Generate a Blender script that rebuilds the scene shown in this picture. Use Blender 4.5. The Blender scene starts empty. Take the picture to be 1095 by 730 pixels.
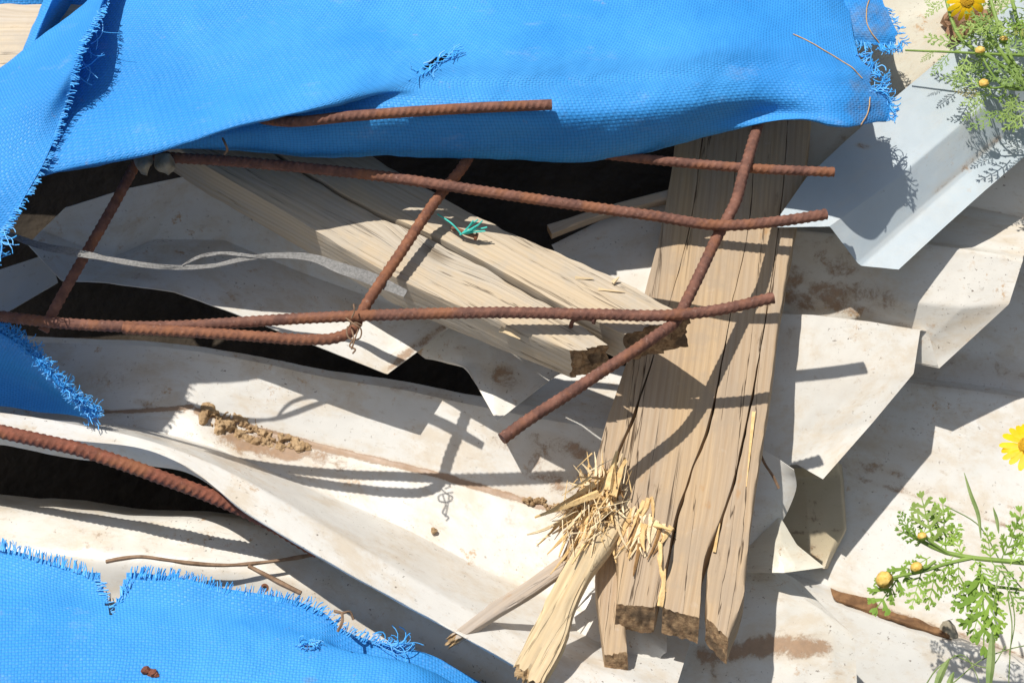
import bpy, math, random
import numpy as np
from mathutils import Vector, Matrix

random.seed(7)
RNG = np.random.default_rng(11)
S = bpy.context.scene
C = S.collection
R = math.radians

# ------------------------------------------------------------------ camera
W, H = 1095.0, 730.0
LENS = 55.0
FPX = LENS / 36.0 * W
PITCH = R(40)
RIGHT = np.array([1.0, 0, 0])
FWD = np.array([0, math.cos(PITCH), -math.sin(PITCH)])
UP = np.array([0, math.sin(PITCH), math.cos(PITCH)])
CENTER = np.array([0, 0, 0.42])
DIST = 1.70
CAM = CENTER - FWD * DIST
KS = 0.0004            # slope of the heap: metres of depth per photo pixel

cd = bpy.data.cameras.new('camera')
cam = bpy.data.objects.new('camera', cd)
C.objects.link(cam)
cam.location = Vector(CAM)
cam.rotation_euler = (R(90) - PITCH, 0, 0)
cd.lens = LENS
cd.sensor_width = 36.0
cd.clip_start = 0.02
cd.clip_end = 2000
cd.dof.use_dof = True
cd.dof.focus_distance = DIST - 0.03
cd.dof.aperture_fstop = 11
S.camera = cam

# ------------------------------------------------------------------ light
sd = -0.318 * RIGHT + 0.692 * UP - 0.648 * FWD
sd = sd / np.linalg.norm(sd)
w = bpy.data.worlds.new('World')
S.world = w
w.use_nodes = True
nt = w.node_tree
sky = nt.nodes.new('ShaderNodeTexSky')
sky.sky_type = 'NISHITA'
sky.sun_disc = False
sky.sun_elevation = math.asin(sd[2])
sky.sun_rotation = math.atan2(sd[0], sd[1])
hs = nt.nodes.new('ShaderNodeHueSaturation')
hs.inputs['Saturation'].default_value = 0.55
nt.links.new(sky.outputs[0], hs.inputs['Color'])
nt.links.new(hs.outputs[0], nt.nodes['Background'].inputs[0])
nt.nodes['Background'].inputs[1].default_value = 0.092
ld = bpy.data.lights.new('sun', 'SUN')
ld.energy = 4.3
ld.angle = R(0.5)
ld.color = (1.0, 0.96, 0.90)
sun = bpy.data.objects.new('sun', ld)
C.objects.link(sun)
sun.rotation_euler = Vector(sd).to_track_quat('Z', 'Y').to_euler()
S.view_settings.view_transform = 'Standard'
S.view_settings.look = 'None'
S.view_settings.exposure = 0.2
S.view_settings.gamma = 1
S.view_settings.use_curve_mapping = False
S.cycles.max_bounces = 8


# ------------------------------------------------------------------ helpers
def P(a):
    """photo pixel + height above the heap's slope (towards the camera, metres) -> world point(s)"""
    a = np.asarray(a, float)
    px, py, h = a[..., 0], a[..., 1], a[..., 2]
    d = DIST - h + KS * (365 - py)
    x = (px - W / 2) / FPX * d
    y = -(py - H / 2) / FPX * d
    return CAM + x[..., None] * RIGHT + y[..., None] * UP + d[..., None] * FWD


def hash3(i, j, k, seed):
    n = (i * 374761393 + j * 668265263 + k * 2147483647 + seed * 1274126177) & 0xffffffff
    n = ((n ^ (n >> 13)) * 1274126177) & 0xffffffff
    n = (n ^ (n >> 16)) & 0xffffffff
    return n / 4294967295.0


def vnoise(p, scale, seed=0):
    p = np.asarray(p, float) * scale
    f = np.floor(p).astype(np.int64)
    t = p - f
    t = t * t * (3 - 2 * t)
    out = 0
    for a in (0, 1):
        for b in (0, 1):
            for c in (0, 1):
                wgt = ((t[..., 0] if a else 1 - t[..., 0]) * (t[..., 1] if b else 1 - t[..., 1]) *
                       (t[..., 2] if c else 1 - t[..., 2]))
                out = out + wgt * hash3(f[..., 0] + a, f[..., 1] + b, f[..., 2] + c, seed)
    return out * 2 - 1


def fbm(p, scale, seed=0, octs=3):
    r, a = 0, 1.0
    for o in range(octs):
        r = r + a * vnoise(p, scale * 2 ** o, seed + o * 17)
        a *= 0.5
    return r


def cr(pts, n, smooth=True):
    """resample a polyline of points to n points, by chord length"""
    p = np.asarray(pts, float)
    if len(p) == 2:
        smooth = False
    seg = np.linalg.norm(np.diff(p[:, :2], axis=0), axis=1) + np.abs(np.diff(p[:, 2])) * 300 + 1e-6
    s = np.concatenate([[0], np.cumsum(seg)])
    t = np.linspace(0, s[-1], n)
    if not smooth:
        return np.stack([np.interp(t, s, p[:, k]) for k in range(p.shape[1])], 1)
    m = np.zeros_like(p)
    d = np.diff(p, axis=0) / np.diff(s)[:, None]
    m[0], m[-1] = d[0], d[-1]
    for i in range(1, len(p) - 1):
        h0, h1 = s[i] - s[i - 1], s[i + 1] - s[i]
        m[i] = (d[i - 1] * h1 + d[i] * h0) / (h0 + h1)
    k = np.clip(np.searchsorted(s, t, side='right') - 1, 0, len(p) - 2)
    h = (s[k + 1] - s[k])[:, None]
    u = ((t - s[k])[:, None]) / h
    return ((2 * u ** 3 - 3 * u ** 2 + 1) * p[k] + (u ** 3 - 2 * u ** 2 + u) * h * m[k] +
            (-2 * u ** 3 + 3 * u ** 2) * p[k + 1] + (u ** 3 - u ** 2) * h * m[k + 1])


def loft(rows, nu, nv, su=True, sv=False, rnd=0):
    """rows of (px, py, h) -> grid (nv, nu, 3) in pixel space"""
    g = np.stack([cr(r, nu, su) for r in rows])
    seg = np.linalg.norm(np.diff(g[..., :2], axis=0), axis=2).mean(1) + np.abs(np.diff(g[..., 2], axis=0)).mean(1) * 500
    s = np.concatenate([[0], np.cumsum(seg + 1e-6)])
    t = np.linspace(0, s[-1], nv)
    if sv and len(rows) > 2:
        m = np.zeros_like(g)
        d = np.diff(g, axis=0) / np.diff(s)[:, None, None]
        m[0], m[-1] = d[0], d[-1]
        for i in range(1, len(g) - 1):
            h0, h1 = s[i] - s[i - 1], s[i + 1] - s[i]
            m[i] = (d[i - 1] * h1 + d[i] * h0) / (h0 + h1)
        k = np.clip(np.searchsorted(s, t, side='right') - 1, 0, len(g) - 2)
        h = (s[k + 1] - s[k])[:, None, None]
        u = (t - s[k])[:, None, None] / h
        out = ((2 * u ** 3 - 3 * u ** 2 + 1) * g[k] + (u ** 3 - 2 * u ** 2 + u) * h * m[k] +
               (-2 * u ** 3 + 3 * u ** 2) * g[k + 1] + (u ** 3 - u ** 2) * h * m[k + 1])
    else:
        k = np.clip(np.searchsorted(s, t, side='right') - 1, 0, len(g) - 2)
        u = ((t - s[k]) / (s[k + 1] - s[k]))[:, None, None]
        out = g[k] * (1 - u) + g[k + 1] * u
    for _ in range(rnd):
        o2 = out.copy()
        o2[1:-1] = 0.25 * out[:-2] + 0.5 * out[1:-1] + 0.25 * out[2:]
        out = o2
    return out


def link(name, me, mats, parent=None):
    o = bpy.data.objects.new(name, me)
    C.objects.link(o)
    for m in (mats if isinstance(mats, (list, tuple)) else [mats]):
        me.materials.append(m)
    if parent is not None:
        o.parent = parent
        o.matrix_parent_inverse = Matrix.Translation(parent.location).inverted()
    return o


def mesh(name, verts, faces, mats, parent=None, uv=None, smooth=True, angle=40, attrs=None, matidx=None):
    me = bpy.data.meshes.new(name)
    v = np.asarray(verts, float)
    org = v.mean(0)
    if parent is not None:
        org = np.zeros(3)
    me.from_pydata((v - org).tolist(), [], [tuple(int(i) for i in f) for f in faces])
    if uv is not None:
        uv = np.asarray(uv, float)
        l = me.uv_layers.new(name='UVMap')
        idx = np.zeros(len(me.loops), np.int32)
        me.loops.foreach_get('vertex_index', idx)
        l.data.foreach_set('uv', uv[idx].ravel().astype(np.float32))
    for k, a in (attrs or {}).items():
        at = me.attributes.new(k, 'FLOAT', 'POINT')
        at.data.foreach_set('value', np.asarray(a, np.float32))
    if matidx is not None:
        me.polygons.foreach_set('material_index', np.asarray(matidx, np.int32))
    if smooth:
        me.polygons.foreach_set('use_smooth', np.ones(len(me.polygons), bool))
        me.set_sharp_from_angle(angle=R(angle))
    me.update()
    o = link(name, me, mats, parent)
    if parent is None:
        o.location = Vector(org)
    return o


def tag(o, label=None, cat=None, group=None, kind=None):
    if label: o['label'] = label
    if cat: o['category'] = cat
    if group: o['group'] = group
    if kind: o['kind'] = kind
    return o


def empty(name, loc, label, cat, group=None):
    o = bpy.data.objects.new(name, None)
    C.objects.link(o)
    o.location = Vector(P(loc)) if len(loc) == 3 else Vector(loc)
    o.empty_display_size = 0.02
    return tag(o, label, cat, group)


LAST = {}


def solid(name, G, thick, mats, parent=None, keep=None, dents=0.0, dscale=14, fine=0.0, dirt=None,
          uvflip=False, seed=0, angle=35, scuff=None):
    """a sheet with real thickness from a pixel grid; keep(px,py) masks faces out; dirt(px,py) fills the attribute"""
    nv, nu = G.shape[:2]
    V = P(G)
    du = np.gradient(V, axis=1)
    dv = np.gradient(V, axis=0)
    N = np.cross(du, dv)
    N /= np.linalg.norm(N, axis=2, keepdims=True) + 1e-12
    if (N @ (-FWD)).mean() < 0:
        N = -N
    if dents:
        V = V + N * (fbm(V, dscale, seed + 3, 3) * dents)[..., None]
    if fine:
        V = V + N * (fbm(V, 90, seed + 31, 2) * fine)[..., None]
    LAST['V'], LAST['G'] = V, G
    lu = np.concatenate([[0], np.cumsum(np.linalg.norm(np.diff(V, axis=1), axis=2).mean(0))])
    lv = np.concatenate([[0], np.cumsum(np.linalg.norm(np.diff(V, axis=0), axis=2).mean(1))])
    UVg = np.stack(np.meshgrid(lu, lv), -1)
    ii = np.arange(nv * nu).reshape(nv, nu)
    q = np.stack([ii[:-1, :-1], ii[:-1, 1:], ii[1:, 1:], ii[1:, :-1]], -1).reshape(-1, 4)
    if keep is not None:
        cxy = 0.25 * (G[:-1, :-1] + G[:-1, 1:] + G[1:, 1:] + G[1:, :-1])
        q = q[keep(cxy[..., 0], cxy[..., 1]).ravel()]
    # orientation so that face normals agree with N
    a, b, c = V.reshape(-1, 3)[q[:, 0]], V.reshape(-1, 3)[q[:, 1]], V.reshape(-1, 3)[q[:, 2]]
    if (np.cross(b - a, c - a) * N.reshape(-1, 3)[q[:, 0]]).sum(1).mean() < 0:
        q = q[:, ::-1]
    n = nv * nu
    Vt = V.reshape(-1, 3)
    Vb = Vt - N.reshape(-1, 3) * thick
    e = np.concatenate([q[:, [0, 1]], q[:, [1, 2]], q[:, [2, 3]], q[:, [3, 0]]])
    key = np.sort(e, 1)
    _, inv, cnt = np.unique(key[:, 0] * (n + 1) + key[:, 1], return_inverse=True, return_counts=True)
    be = e[cnt[inv] == 1]
    rim = np.stack([be[:, 1], be[:, 0], be[:, 0] + n, be[:, 1] + n], 1)
    F = np.concatenate([q, q[:, ::-1] + n, rim])
    verts = np.concatenate([Vt, Vb])
    used = np.unique(F)
    remap = -np.ones(len(verts), int)
    remap[used] = np.arange(len(used))
    uv = np.concatenate([UVg.reshape(-1, 2)] * 2)
    if uvflip:
        uv = uv[:, ::-1]
    at = {}
    if dirt is not None:
        dd = dirt(G[..., 0], G[..., 1]).ravel()
        at['dirt'] = np.concatenate([dd, dd])[used]
    if scuff is not None:
        dd = scuff(G[..., 0], G[..., 1]).ravel()
        at['scuff'] = np.concatenate([dd, dd])[used]
    return mesh(name, verts[used], remap[F], mats, parent, uv=uv[used], attrs=at, angle=angle)


def blobs(lst):
    """soft patches: (px, py, rx, ry, strength, degrees)"""
    def f(x, y):
        r = np.zeros_like(x)
        for (cx, cy, rx, ry, st, dg) in lst:
            c, s = math.cos(R(dg)), math.sin(R(dg))
            a = ((x - cx) * c + (y - cy) * s) / rx
            b = (-(x - cx) * s + (y - cy) * c) / ry
            r = np.maximum(r, st * np.clip(1.3 - (a * a + b * b), 0, 1))
        return r
    return f


def lines(lst, extra=None):
    """dirt and painted crease shade along lines: (polyline, width, strength)"""
    def f(x, y):
        r = np.zeros_like(x)
        for (pl, wd, st) in lst:
            p = np.asarray(pl, float)
            for a, b in zip(p[:-1], p[1:]):
                d = b - a
                t = np.clip(((x - a[0]) * d[0] + (y - a[1]) * d[1]) / (d @ d), 0, 1)
                q = np.hypot(x - a[0] - t * d[0], y - a[1] - t * d[1])
                r = np.maximum(r, st * np.clip(1.2 - q / wd, 0, 1))
        if extra:
            r = np.maximum(r, extra(x, y))
        return r
    return f


def tube(pts, rad, sides=6, ribs=None, caps=True):
    p = np.asarray(pts, float)
    n = len(p)
    rad = np.full(n, rad) if np.isscalar(rad) else np.asarray(rad)
    t = np.gradient(p, axis=0)
    t /= np.linalg.norm(t, axis=1, keepdims=True) + 1e-12
    a = np.cross(t[0], [0.3, 0.5, 0.81])
    a /= np.linalg.norm(a)
    A = [a]
    for i in range(1, n):
        a = A[-1] - t[i] * (A[-1] @ t[i])
        a /= np.linalg.norm(a)
        A.append(a)
    A = np.array(A)
    B = np.cross(t, A)
    th = np.linspace(0, 2 * math.pi, sides, endpoint=False)
    s = np.concatenate([[0], np.cumsum(np.linalg.norm(np.diff(p, axis=0), axis=1))])
    rr = rad[:, None] * np.ones((1, sides))
    if ribs is not None:
        rr = rr * ribs(s[:, None], th[None, :])
    v = p[:, None] + rr[..., None] * (np.cos(th)[None, :, None] * A[:, None] + np.sin(th)[None, :, None] * B[:, None])
    ii = np.arange(n * sides).reshape(n, sides)
    j = np.roll(ii, -1, 1)
    f = np.stack([ii[:-1], j[:-1], j[1:], ii[1:]], -1).reshape(-1, 4).tolist()
    if caps:
        f.append(ii[0][::-1].tolist())
        f.append(ii[-1].tolist())
    return v.reshape(-1, 3), f


class MB:
    def __init__(self): self.v, self.f, self.m, self.n = [], [], [], 0

    def add(self, v, f, mi=0):
        self.v.append(np.asarray(v))
        self.f += [[i + self.n for i in q] for q in f]
        self.m += [mi] * len(f)
        self.n += len(v)
        return self

    def build(self, name, mats, parent=None, smooth=True, angle=40):
        return mesh(name, np.concatenate(self.v), self.f, mats, parent, smooth=smooth, angle=angle, matidx=self.m)


# ------------------------------------------------------------------ materials
class NT:
    def __init__(self, name):
        self.m = bpy.data.materials.new(name)
        self.m.use_nodes = True
        self.t = self.m.node_tree
        self.b = self.t.nodes['Principled BSDF']

    def n(self, typ, **k):
        o = self.t.nodes.new('ShaderNode' + typ)
        for a, v in k.items():
            setattr(o, a, v)
        return o

    def put(self, sock, v):
        if hasattr(v, 'is_output') or isinstance(v, bpy.types.NodeSocket):
            self.t.links.new(v, sock)
        else:
            sock.default_value = v

    def math(self, op, a, b=0.0, c=None, clamp=False):
        o = self.n('Math', operation=op, use_clamp=clamp)
        self.put(o.inputs[0], a)
        self.put(o.inputs[1], b)
        if c is not None: self.put(o.inputs[2], c)
        return o.outputs[0]

    def mix(self, f, a, b):
        o = self.n('Mix', data_type='RGBA')
        self.put(o.inputs[0], f)
        self.put(o.inputs[6], a if not isinstance(a, tuple) else (*a, 1))
        self.put(o.inputs[7], b if not isinstance(b, tuple) else (*b, 1))
        return o.outputs[2]

    def noise(self, vec, scale, detail=4, rough=0.55, dist=0.0):
        o = self.n('TexNoise')
        if vec is not None: self.t.links.new(vec, o.inputs['Vector'])
        o.inputs['Scale'].default_value = scale
        o.inputs['Detail'].default_value = detail
        o.inputs['Roughness'].default_value = rough
        o.inputs['Distortion'].default_value = dist
        return o.outputs['Fac']

    def ramp(self, x, a, b, lo=0.0, hi=1.0):
        o = self.n('MapRange')
        o.interpolation_type = 'SMOOTHSTEP'
        self.put(o.inputs[0], x)
        for i, v in enumerate((a, b, lo, hi)):
            o.inputs[i + 1].default_value = v
        return o.outputs[0]

    def scale(self, vec, s):
        o = self.n('Mapping')
        self.t.links.new(vec, o.inputs[0])
        o.inputs['Scale'].default_value = s
        return o.outputs[0]

    def obj(self): return self.n('TexCoord').outputs['Object']
    def uv(self): return self.n('TexCoord').outputs['UV']
    def attr(self, name): return self.n('Attribute', attribute_name=name).outputs['Fac']

    def bump(self, h, strength=0.5, dist=0.001, prev=None):
        o = self.n('Bump')
        o.inputs['Strength'].default_value = strength
        o.inputs['Distance'].default_value = dist
        self.t.links.new(h, o.inputs['Height'])
        if prev is not None: self.t.links.new(prev, o.inputs['Normal'])
        return o.outputs[0]

    def done(self, col, rough=0.6, normal=None, spec=0.5):
        self.put(self.b.inputs['Base Color'], col if not isinstance(col, tuple) else (*col, 1))
        self.put(self.b.inputs['Roughness'], rough)
        self.b.inputs['Specular IOR Level'].default_value = spec
        if normal is not None: self.t.links.new(normal, self.b.inputs['Normal'])
        return self.m


def mat_tarp():
    k = NT('blue_woven_tarp')
    uv, ob = k.uv(), k.obj()
    wob = k.n('VectorMath', operation='ADD')
    k.t.links.new(uv, wob.inputs[0])
    nz = k.n('TexNoise'); nz.inputs['Scale'].default_value = 25; nz.inputs['Detail'].default_value = 1
    k.t.links.new(uv, nz.inputs['Vector'])
    sc = k.n('VectorMath', operation='SCALE'); sc.inputs['Scale'].default_value = 0.004
    k.t.links.new(nz.outputs['Color'], sc.inputs[0])
    k.t.links.new(sc.outputs[0], wob.inputs[1])
    sep = k.n('SeparateXYZ'); k.t.links.new(wob.outputs[0], sep.inputs[0])
    p = 0.0034
    a = k.math('SINE', k.math('MULTIPLY', sep.outputs[0], math.pi / p))
    b = k.math('SINE', k.math('MULTIPLY', sep.outputs[1], math.pi / (p * 0.9)))
    ab = k.math('MULTIPLY', a, b)
    gap = k.math('MULTIPLY', k.math('ABSOLUTE', a), k.math('ABSOLUTE', b))
    hgt = k.math('ADD', k.math('MULTIPLY', ab, 0.5), k.math('POWER', gap, 0.5))
    fade = k.noise(ob, 5, 4, 0.6)
    col = k.mix(k.ramp(fade, 0.35, 0.7), (0.034, 0.29, 0.73), (0.062, 0.37, 0.82))
    col = k.mix(k.ramp(gap, 0.0, 0.3, 0.4, 0.0), col, (0.008, 0.11, 0.42))
    scuff = k.ramp(k.noise(k.scale(ob, (14, 30, 30)), 1.0, 9, 0.75), 0.56, 0.74, 0, 0.4)
    col = k.mix(scuff, col, (0.26, 0.42, 0.70))
    dust = k.ramp(k.noise(ob, 75, 8, 0.75), 0.6, 0.72, 0, 0.4)
    col = k.mix(k.math('MULTIPLY', dust, k.ramp(k.noise(ob, 6, 3), 0.45, 0.65)), col, (0.38, 0.36, 0.36))
    glint = k.ramp(k.noise(uv, 420, 2, 0.5), 0.72, 0.8, 0, 0.22)
    col = k.mix(k.math('MULTIPLY', glint, gap), col, (0.55, 0.62, 0.8))
    ds = k.math('ADD', k.attr('dirt'), k.math('MULTIPLY', k.math('SUBTRACT', k.noise(ob, 60, 5, 0.7), 0.5), 0.9))
    col = k.mix(k.ramp(ds, 0.35, 0.95, 0, 0.8), col, (0.17, 0.17, 0.17))
    rough = k.ramp(k.noise(uv, 300, 2), 0.3, 0.7, 0.45, 0.75)
    nb = k.bump(hgt, 0.5, 0.0009)
    nb = k.bump(k.noise(ob, 30, 3), 0.25, 0.006, nb)
    k.b.inputs['Sheen Weight'].default_value = 0.0
    tr = k.n('BsdfTranslucent'); k.t.links.new(col, tr.inputs[0])
    mx = k.n('MixShader'); mx.inputs[0].default_value = 0.12
    k.t.links.new(k.b.outputs[0], mx.inputs[1]); k.t.links.new(tr.outputs[0], mx.inputs[2])
    k.t.links.new(mx.outputs[0], k.t.nodes['Material Output'].inputs[0])
    return k.done(col, rough, nb, 0.32)


def mat_thread(name, col, rough=0.5):
    k = NT(name)
    c = k.mix(k.noise(k.obj(), 60, 2), tuple(x * 0.7 for x in col), tuple(min(1, x * 1.25) for x in col))
    return k.done(c, rough)


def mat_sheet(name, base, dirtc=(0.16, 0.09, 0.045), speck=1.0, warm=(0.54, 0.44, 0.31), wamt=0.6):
    k = NT(name)
    ob, uv = k.obj(), k.uv()
    big = k.noise(ob, 7, 5, 0.6)
    col = k.mix(k.ramp(big, 0.3, 0.75), tuple(x * 0.9 for x in base), base)
    # brownish film with ragged edges
    film = k.ramp(k.noise(k.scale(uv, (11, 17, 1)), 1.0, 12, 0.76, 0.2), 0.44, 0.64, 0, wamt)
    col = k.mix(film, col, warm)
    # fine grime streaks and specks
    st = k.ramp(k.noise(k.scale(uv, (60, 110, 1)), 1.0, 8, 0.72), 0.56, 0.68, 0, 0.35 * speck)
    col = k.mix(st, col, (0.36, 0.27, 0.18))
    sp = k.ramp(k.noise(ob, 210, 5, 0.7), 0.62, 0.68, 0, 0.85 * speck)
    pm = k.ramp(k.noise(ob, 13, 4, 0.65), 0.44, 0.60)
    col = k.mix(k.math('MULTIPLY', sp, pm), col, (0.10, 0.065, 0.04))
    rs = k.ramp(k.noise(ob, 55, 8, 0.78), 0.57, 0.65, 0, 0.8 * speck)
    rm = k.ramp(k.noise(ob, 9, 3, 0.55), 0.48, 0.62)
    col = k.mix(k.math('MULTIPLY', rs, rm), col, (0.44, 0.27, 0.13))
    # dirt with a shape of its own, and crease shade painted with it
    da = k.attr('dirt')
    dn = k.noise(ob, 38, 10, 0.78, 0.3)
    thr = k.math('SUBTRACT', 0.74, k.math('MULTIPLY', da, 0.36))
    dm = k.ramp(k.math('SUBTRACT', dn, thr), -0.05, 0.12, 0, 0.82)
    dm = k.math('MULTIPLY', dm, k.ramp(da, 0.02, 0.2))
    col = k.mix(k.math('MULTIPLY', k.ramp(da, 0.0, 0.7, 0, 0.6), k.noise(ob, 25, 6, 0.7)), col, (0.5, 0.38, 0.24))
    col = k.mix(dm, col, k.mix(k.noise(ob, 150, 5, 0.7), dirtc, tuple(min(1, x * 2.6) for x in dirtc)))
    # thin grey scratches
    wv = k.noise(k.scale(uv, (6, 220, 1)), 1.0, 2, 0.5, 1.5)
    scr = k.ramp(k.math('ABSOLUTE', k.math('SUBTRACT', wv, 0.5)), 0.0, 0.006, 0.3, 0)
    scm = k.ramp(k.noise(ob, 11, 3), 0.5, 0.62)
    col = k.mix(k.math('MULTIPLY', scr, scm), col, (0.25, 0.23, 0.2))
    rough = k.ramp(k.noise(ob, 40, 4), 0.3, 0.7, 0.3, 0.55)
    nb = k.bump(k.noise(ob, 9, 2, 0.5), 0.22, 0.012)
    nb = k.bump(k.noise(ob, 260, 4, 0.65), 0.25, 0.0006, nb)
    nb = k.bump(dm, 0.5, 0.001, nb)
    return k.done(col, rough, nb, 0.45)


def mat_wood(name, pale, grey, dark, crack=1.0):
    k = NT(name)
    uv, ob = k.uv(), k.obj()
    # knots: a few scattered cells, the grain bends round them
    vo = k.n('TexVoronoi')
    k.t.links.new(k.scale(uv, (11, 5, 1)), vo.inputs['Vector'])
    vo.inputs['Scale'].default_value = 1.0
    sc = k.n('SeparateColor'); k.t.links.new(vo.outputs['Color'], sc.inputs[0])
    has = k.math('LESS_THAN', sc.outputs[0], 0.3)
    near = k.math('MULTIPLY', k.ramp(vo.outputs['Distance'], 0.0, 0.42, 1, 0), has)
    cmb = k.n('CombineXYZ'); k.put(cmb.inputs[0], k.math('MULTIPLY', near, 0.012))
    va = k.n('VectorMath', operation='ADD'); k.t.links.new(uv, va.inputs[0]); k.t.links.new(cmb.outputs[0], va.inputs[1])
    uv = va.outputs[0]
    g1 = k.noise(k.scale(uv, (190, 3.0, 1)), 1.0, 6, 0.62, 0.3)
    big = k.noise(k.scale(uv, (22, 3, 1)), 1.0, 5, 0.62)
    wv = k.n('TexWave', wave_type='BANDS', bands_direction='X', wave_profile='SIN')
    k.t.links.new(k.scale(uv, (1, 0.07, 1)), wv.inputs['Vector'])
    wv.inputs['Scale'].default_value = 46
    wv.inputs['Distortion'].default_value = 6
    wv.inputs['Detail'].default_value = 2.5
    wv.inputs['Detail Scale'].default_value = 0.9
    ring = wv.outputs['Fac']
    col = k.mix(k.ramp(big, 0.35, 0.65), pale, grey)
    col = k.mix(k.ramp(ring, 0.45, 1.0, 0, 0.24), col, dark)
    col = k.mix(k.ramp(g1, 0.44, 0.72, 0, 0.34), col, dark)
    fib = k.noise(k.scale(uv, (650, 14, 1)), 1.0, 4, 0.6)
    col = k.mix(k.ramp(fib, 0.3, 0.65, 0.28, 0), col, tuple(x * 0.68 for x in grey))
    wth = k.ramp(k.noise(ob, 14, 7, 0.7), 0.46, 0.62, 0, 0.65)
    col = k.mix(wth, col, tuple(x * 0.85 for x in grey))
    dk = k.ramp(k.noise(k.scale(uv, (60, 16, 1)), 1.0, 5, 0.7), 0.63, 0.72, 0, 0.5)
    col = k.mix(dk, col, tuple(x * 0.5 for x in dark))
    kn = k.math('MULTIPLY', k.ramp(vo.outputs['Distance'], 0.05, 0.15, 0.85, 0), has)
    col = k.mix(kn, col, tuple(x * 0.42 for x in dark))
    sn = k.ramp(k.noise(ob, 60, 3, 0.6), 0.66, 0.74, 0, 0.12)
    col = k.mix(sn, col, (0.6, 0.56, 0.5))
    org = k.ramp(k.noise(k.scale(uv, (36, 12, 1)), 1.0, 7, 0.72), 0.61, 0.72, 0, 0.55)
    col = k.mix(org, col, (0.42, 0.22, 0.08))
    cn = k.noise(k.scale(uv, (38, 1.6, 1)), 1.0, 5, 0.6, 0.35)
    cm = k.ramp(k.math('ABSOLUTE', k.math('SUBTRACT', cn, 0.5)), 0.0, 0.009, 1, 0)
    ck = k.math('MULTIPLY', cm, k.ramp(k.noise(k.scale(uv, (14, 5, 1)), 1.0, 2), 0.44, 0.52, 0, crack))
    col = k.mix(k.math('MULTIPLY', ck, 0.9), col, (0.06, 0.035, 0.02))
    h = k.math('ADD', k.math('MULTIPLY', g1, -0.7), k.math('MULTIPLY', ring, -0.15))
    h = k.math('ADD', h, k.math('MULTIPLY', ck, -2.0))
    h = k.math('ADD', h, k.math('MULTIPLY', fib, 0.35))
    nb = k.bump(h, 0.6, 0.0012)
    return k.done(col, 0.8, nb, 0.2)


def mat_endgrain(name, a=(0.22, 0.13, 0.07), b=(0.50, 0.33, 0.18), blackish=0.6):
    k = NT(name)
    ob = k.obj()
    n1 = k.noise(ob, 150, 6, 0.75)
    col = k.mix(k.ramp(n1, 0.35, 0.65), a, b)
    n2 = k.ramp(k.noise(ob, 45, 4, 0.6), 0.45, 0.6, 0, blackish)
    col = k.mix(n2, col, (0.05, 0.045, 0.04))
    col = k.mix(k.ramp(k.noise(k.scale(ob, (90, 500, 500)), 1.0, 3), 0.45, 0.6, 0.35, 0), col, (0.10, 0.07, 0.045))
    nb = k.bump(n1, 0.6, 0.0016)
    return k.done(col, 0.9, nb, 0.15)


def mat_rust(name, a, b, flake=0.35):
    k = NT(name)
    ob = k.obj()
    n1 = k.noise(ob, 70, 6, 0.7)
    col = k.mix(k.ramp(n1, 0.35, 0.65), a, b)
    n3 = k.ramp(k.noise(ob, 22, 4, 0.6), 0.5, 0.65, 0, 0.7)
    col = k.mix(n3, col, (0.26, 0.105, 0.048))
    n2 = k.ramp(k.noise(ob, 260, 3, 0.6), 0.62, 0.7, 0, flake)
    col = k.mix(n2, col, (0.36, 0.24, 0.19))
    nb = k.bump(k.noise(ob, 330, 4, 0.7), 0.7, 0.0008)
    return k.done(col, 0.78, nb, 0.3)


def mat_plain(name, a, b, sc=60, rough=0.7, bump=0.4, bd=0.001, sss=0.0, vary=None):
    k = NT(name)
    ob = k.obj()
    n1 = k.noise(ob, sc, 5, 0.65)
    col = k.mix(k.ramp(n1, 0.3, 0.7), a, b)
    if vary:
        oi = k.n('ObjectInfo').outputs['Random']
        col = k.mix(k.ramp(oi, 0.0, 1.0, 0, 0.75), col, vary)
        col = k.mix(k.ramp(oi, 0.93, 0.97, 0, 0.7), col, (0.36, 0.25, 0.08))
    nb = k.bump(k.noise(ob, sc * 3, 4), bump, bd)
    if sss:
        tr = k.n('BsdfTranslucent')
        k.t.links.new(col, tr.inputs[0])
        mx = k.n('MixShader'); mx.inputs[0].default_value = sss
        k.t.links.new(k.b.outputs[0], mx.inputs[1]); k.t.links.new(tr.outputs[0], mx.inputs[2])
        k.t.links.new(mx.outputs[0], k.t.nodes['Material Output'].inputs[0])
    return k.done(col, rough, nb, 0.3)


TARP = mat_tarp()
TTHR = mat_thread('blue_thread', (0.055, 0.38, 0.90))
TTHRD = mat_thread('faded_blue_thread', (0.10, 0.42, 0.80))
STITCH = mat_thread('tan_thread', (0.55, 0.33, 0.12))
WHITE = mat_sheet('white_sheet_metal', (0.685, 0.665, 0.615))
WHITE2 = mat_sheet('dirty_white_sheet_metal', (0.66, 0.63, 0.565), wamt=0.6, speck=1.1)
CREAM = mat_sheet('cream_sheet_metal', (0.58, 0.55, 0.45), wamt=0.5)
TAN = mat_sheet('tan_sheet_back', (0.50, 0.42, 0.28), dirtc=(0.08, 0.05, 0.03), wamt=0.5)
BLUEG = mat_sheet('blue_grey_sheet_metal', (0.44, 0.50, 0.53), speck=0.3, warm=(0.56, 0.5, 0.4), wamt=0.2)
GREYS = mat_sheet('grey_sheet_metal', (0.5, 0.5, 0.47), wamt=0.3)
WOOD = mat_wood('weathered_plank_wood', (0.52, 0.37, 0.215), (0.44, 0.34, 0.24), (0.29, 0.18, 0.095))
WOODB = mat_wood('weathered_beam_wood', (0.56, 0.445, 0.30), (0.49, 0.435, 0.355), (0.34, 0.25, 0.15), 0.7)
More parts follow.
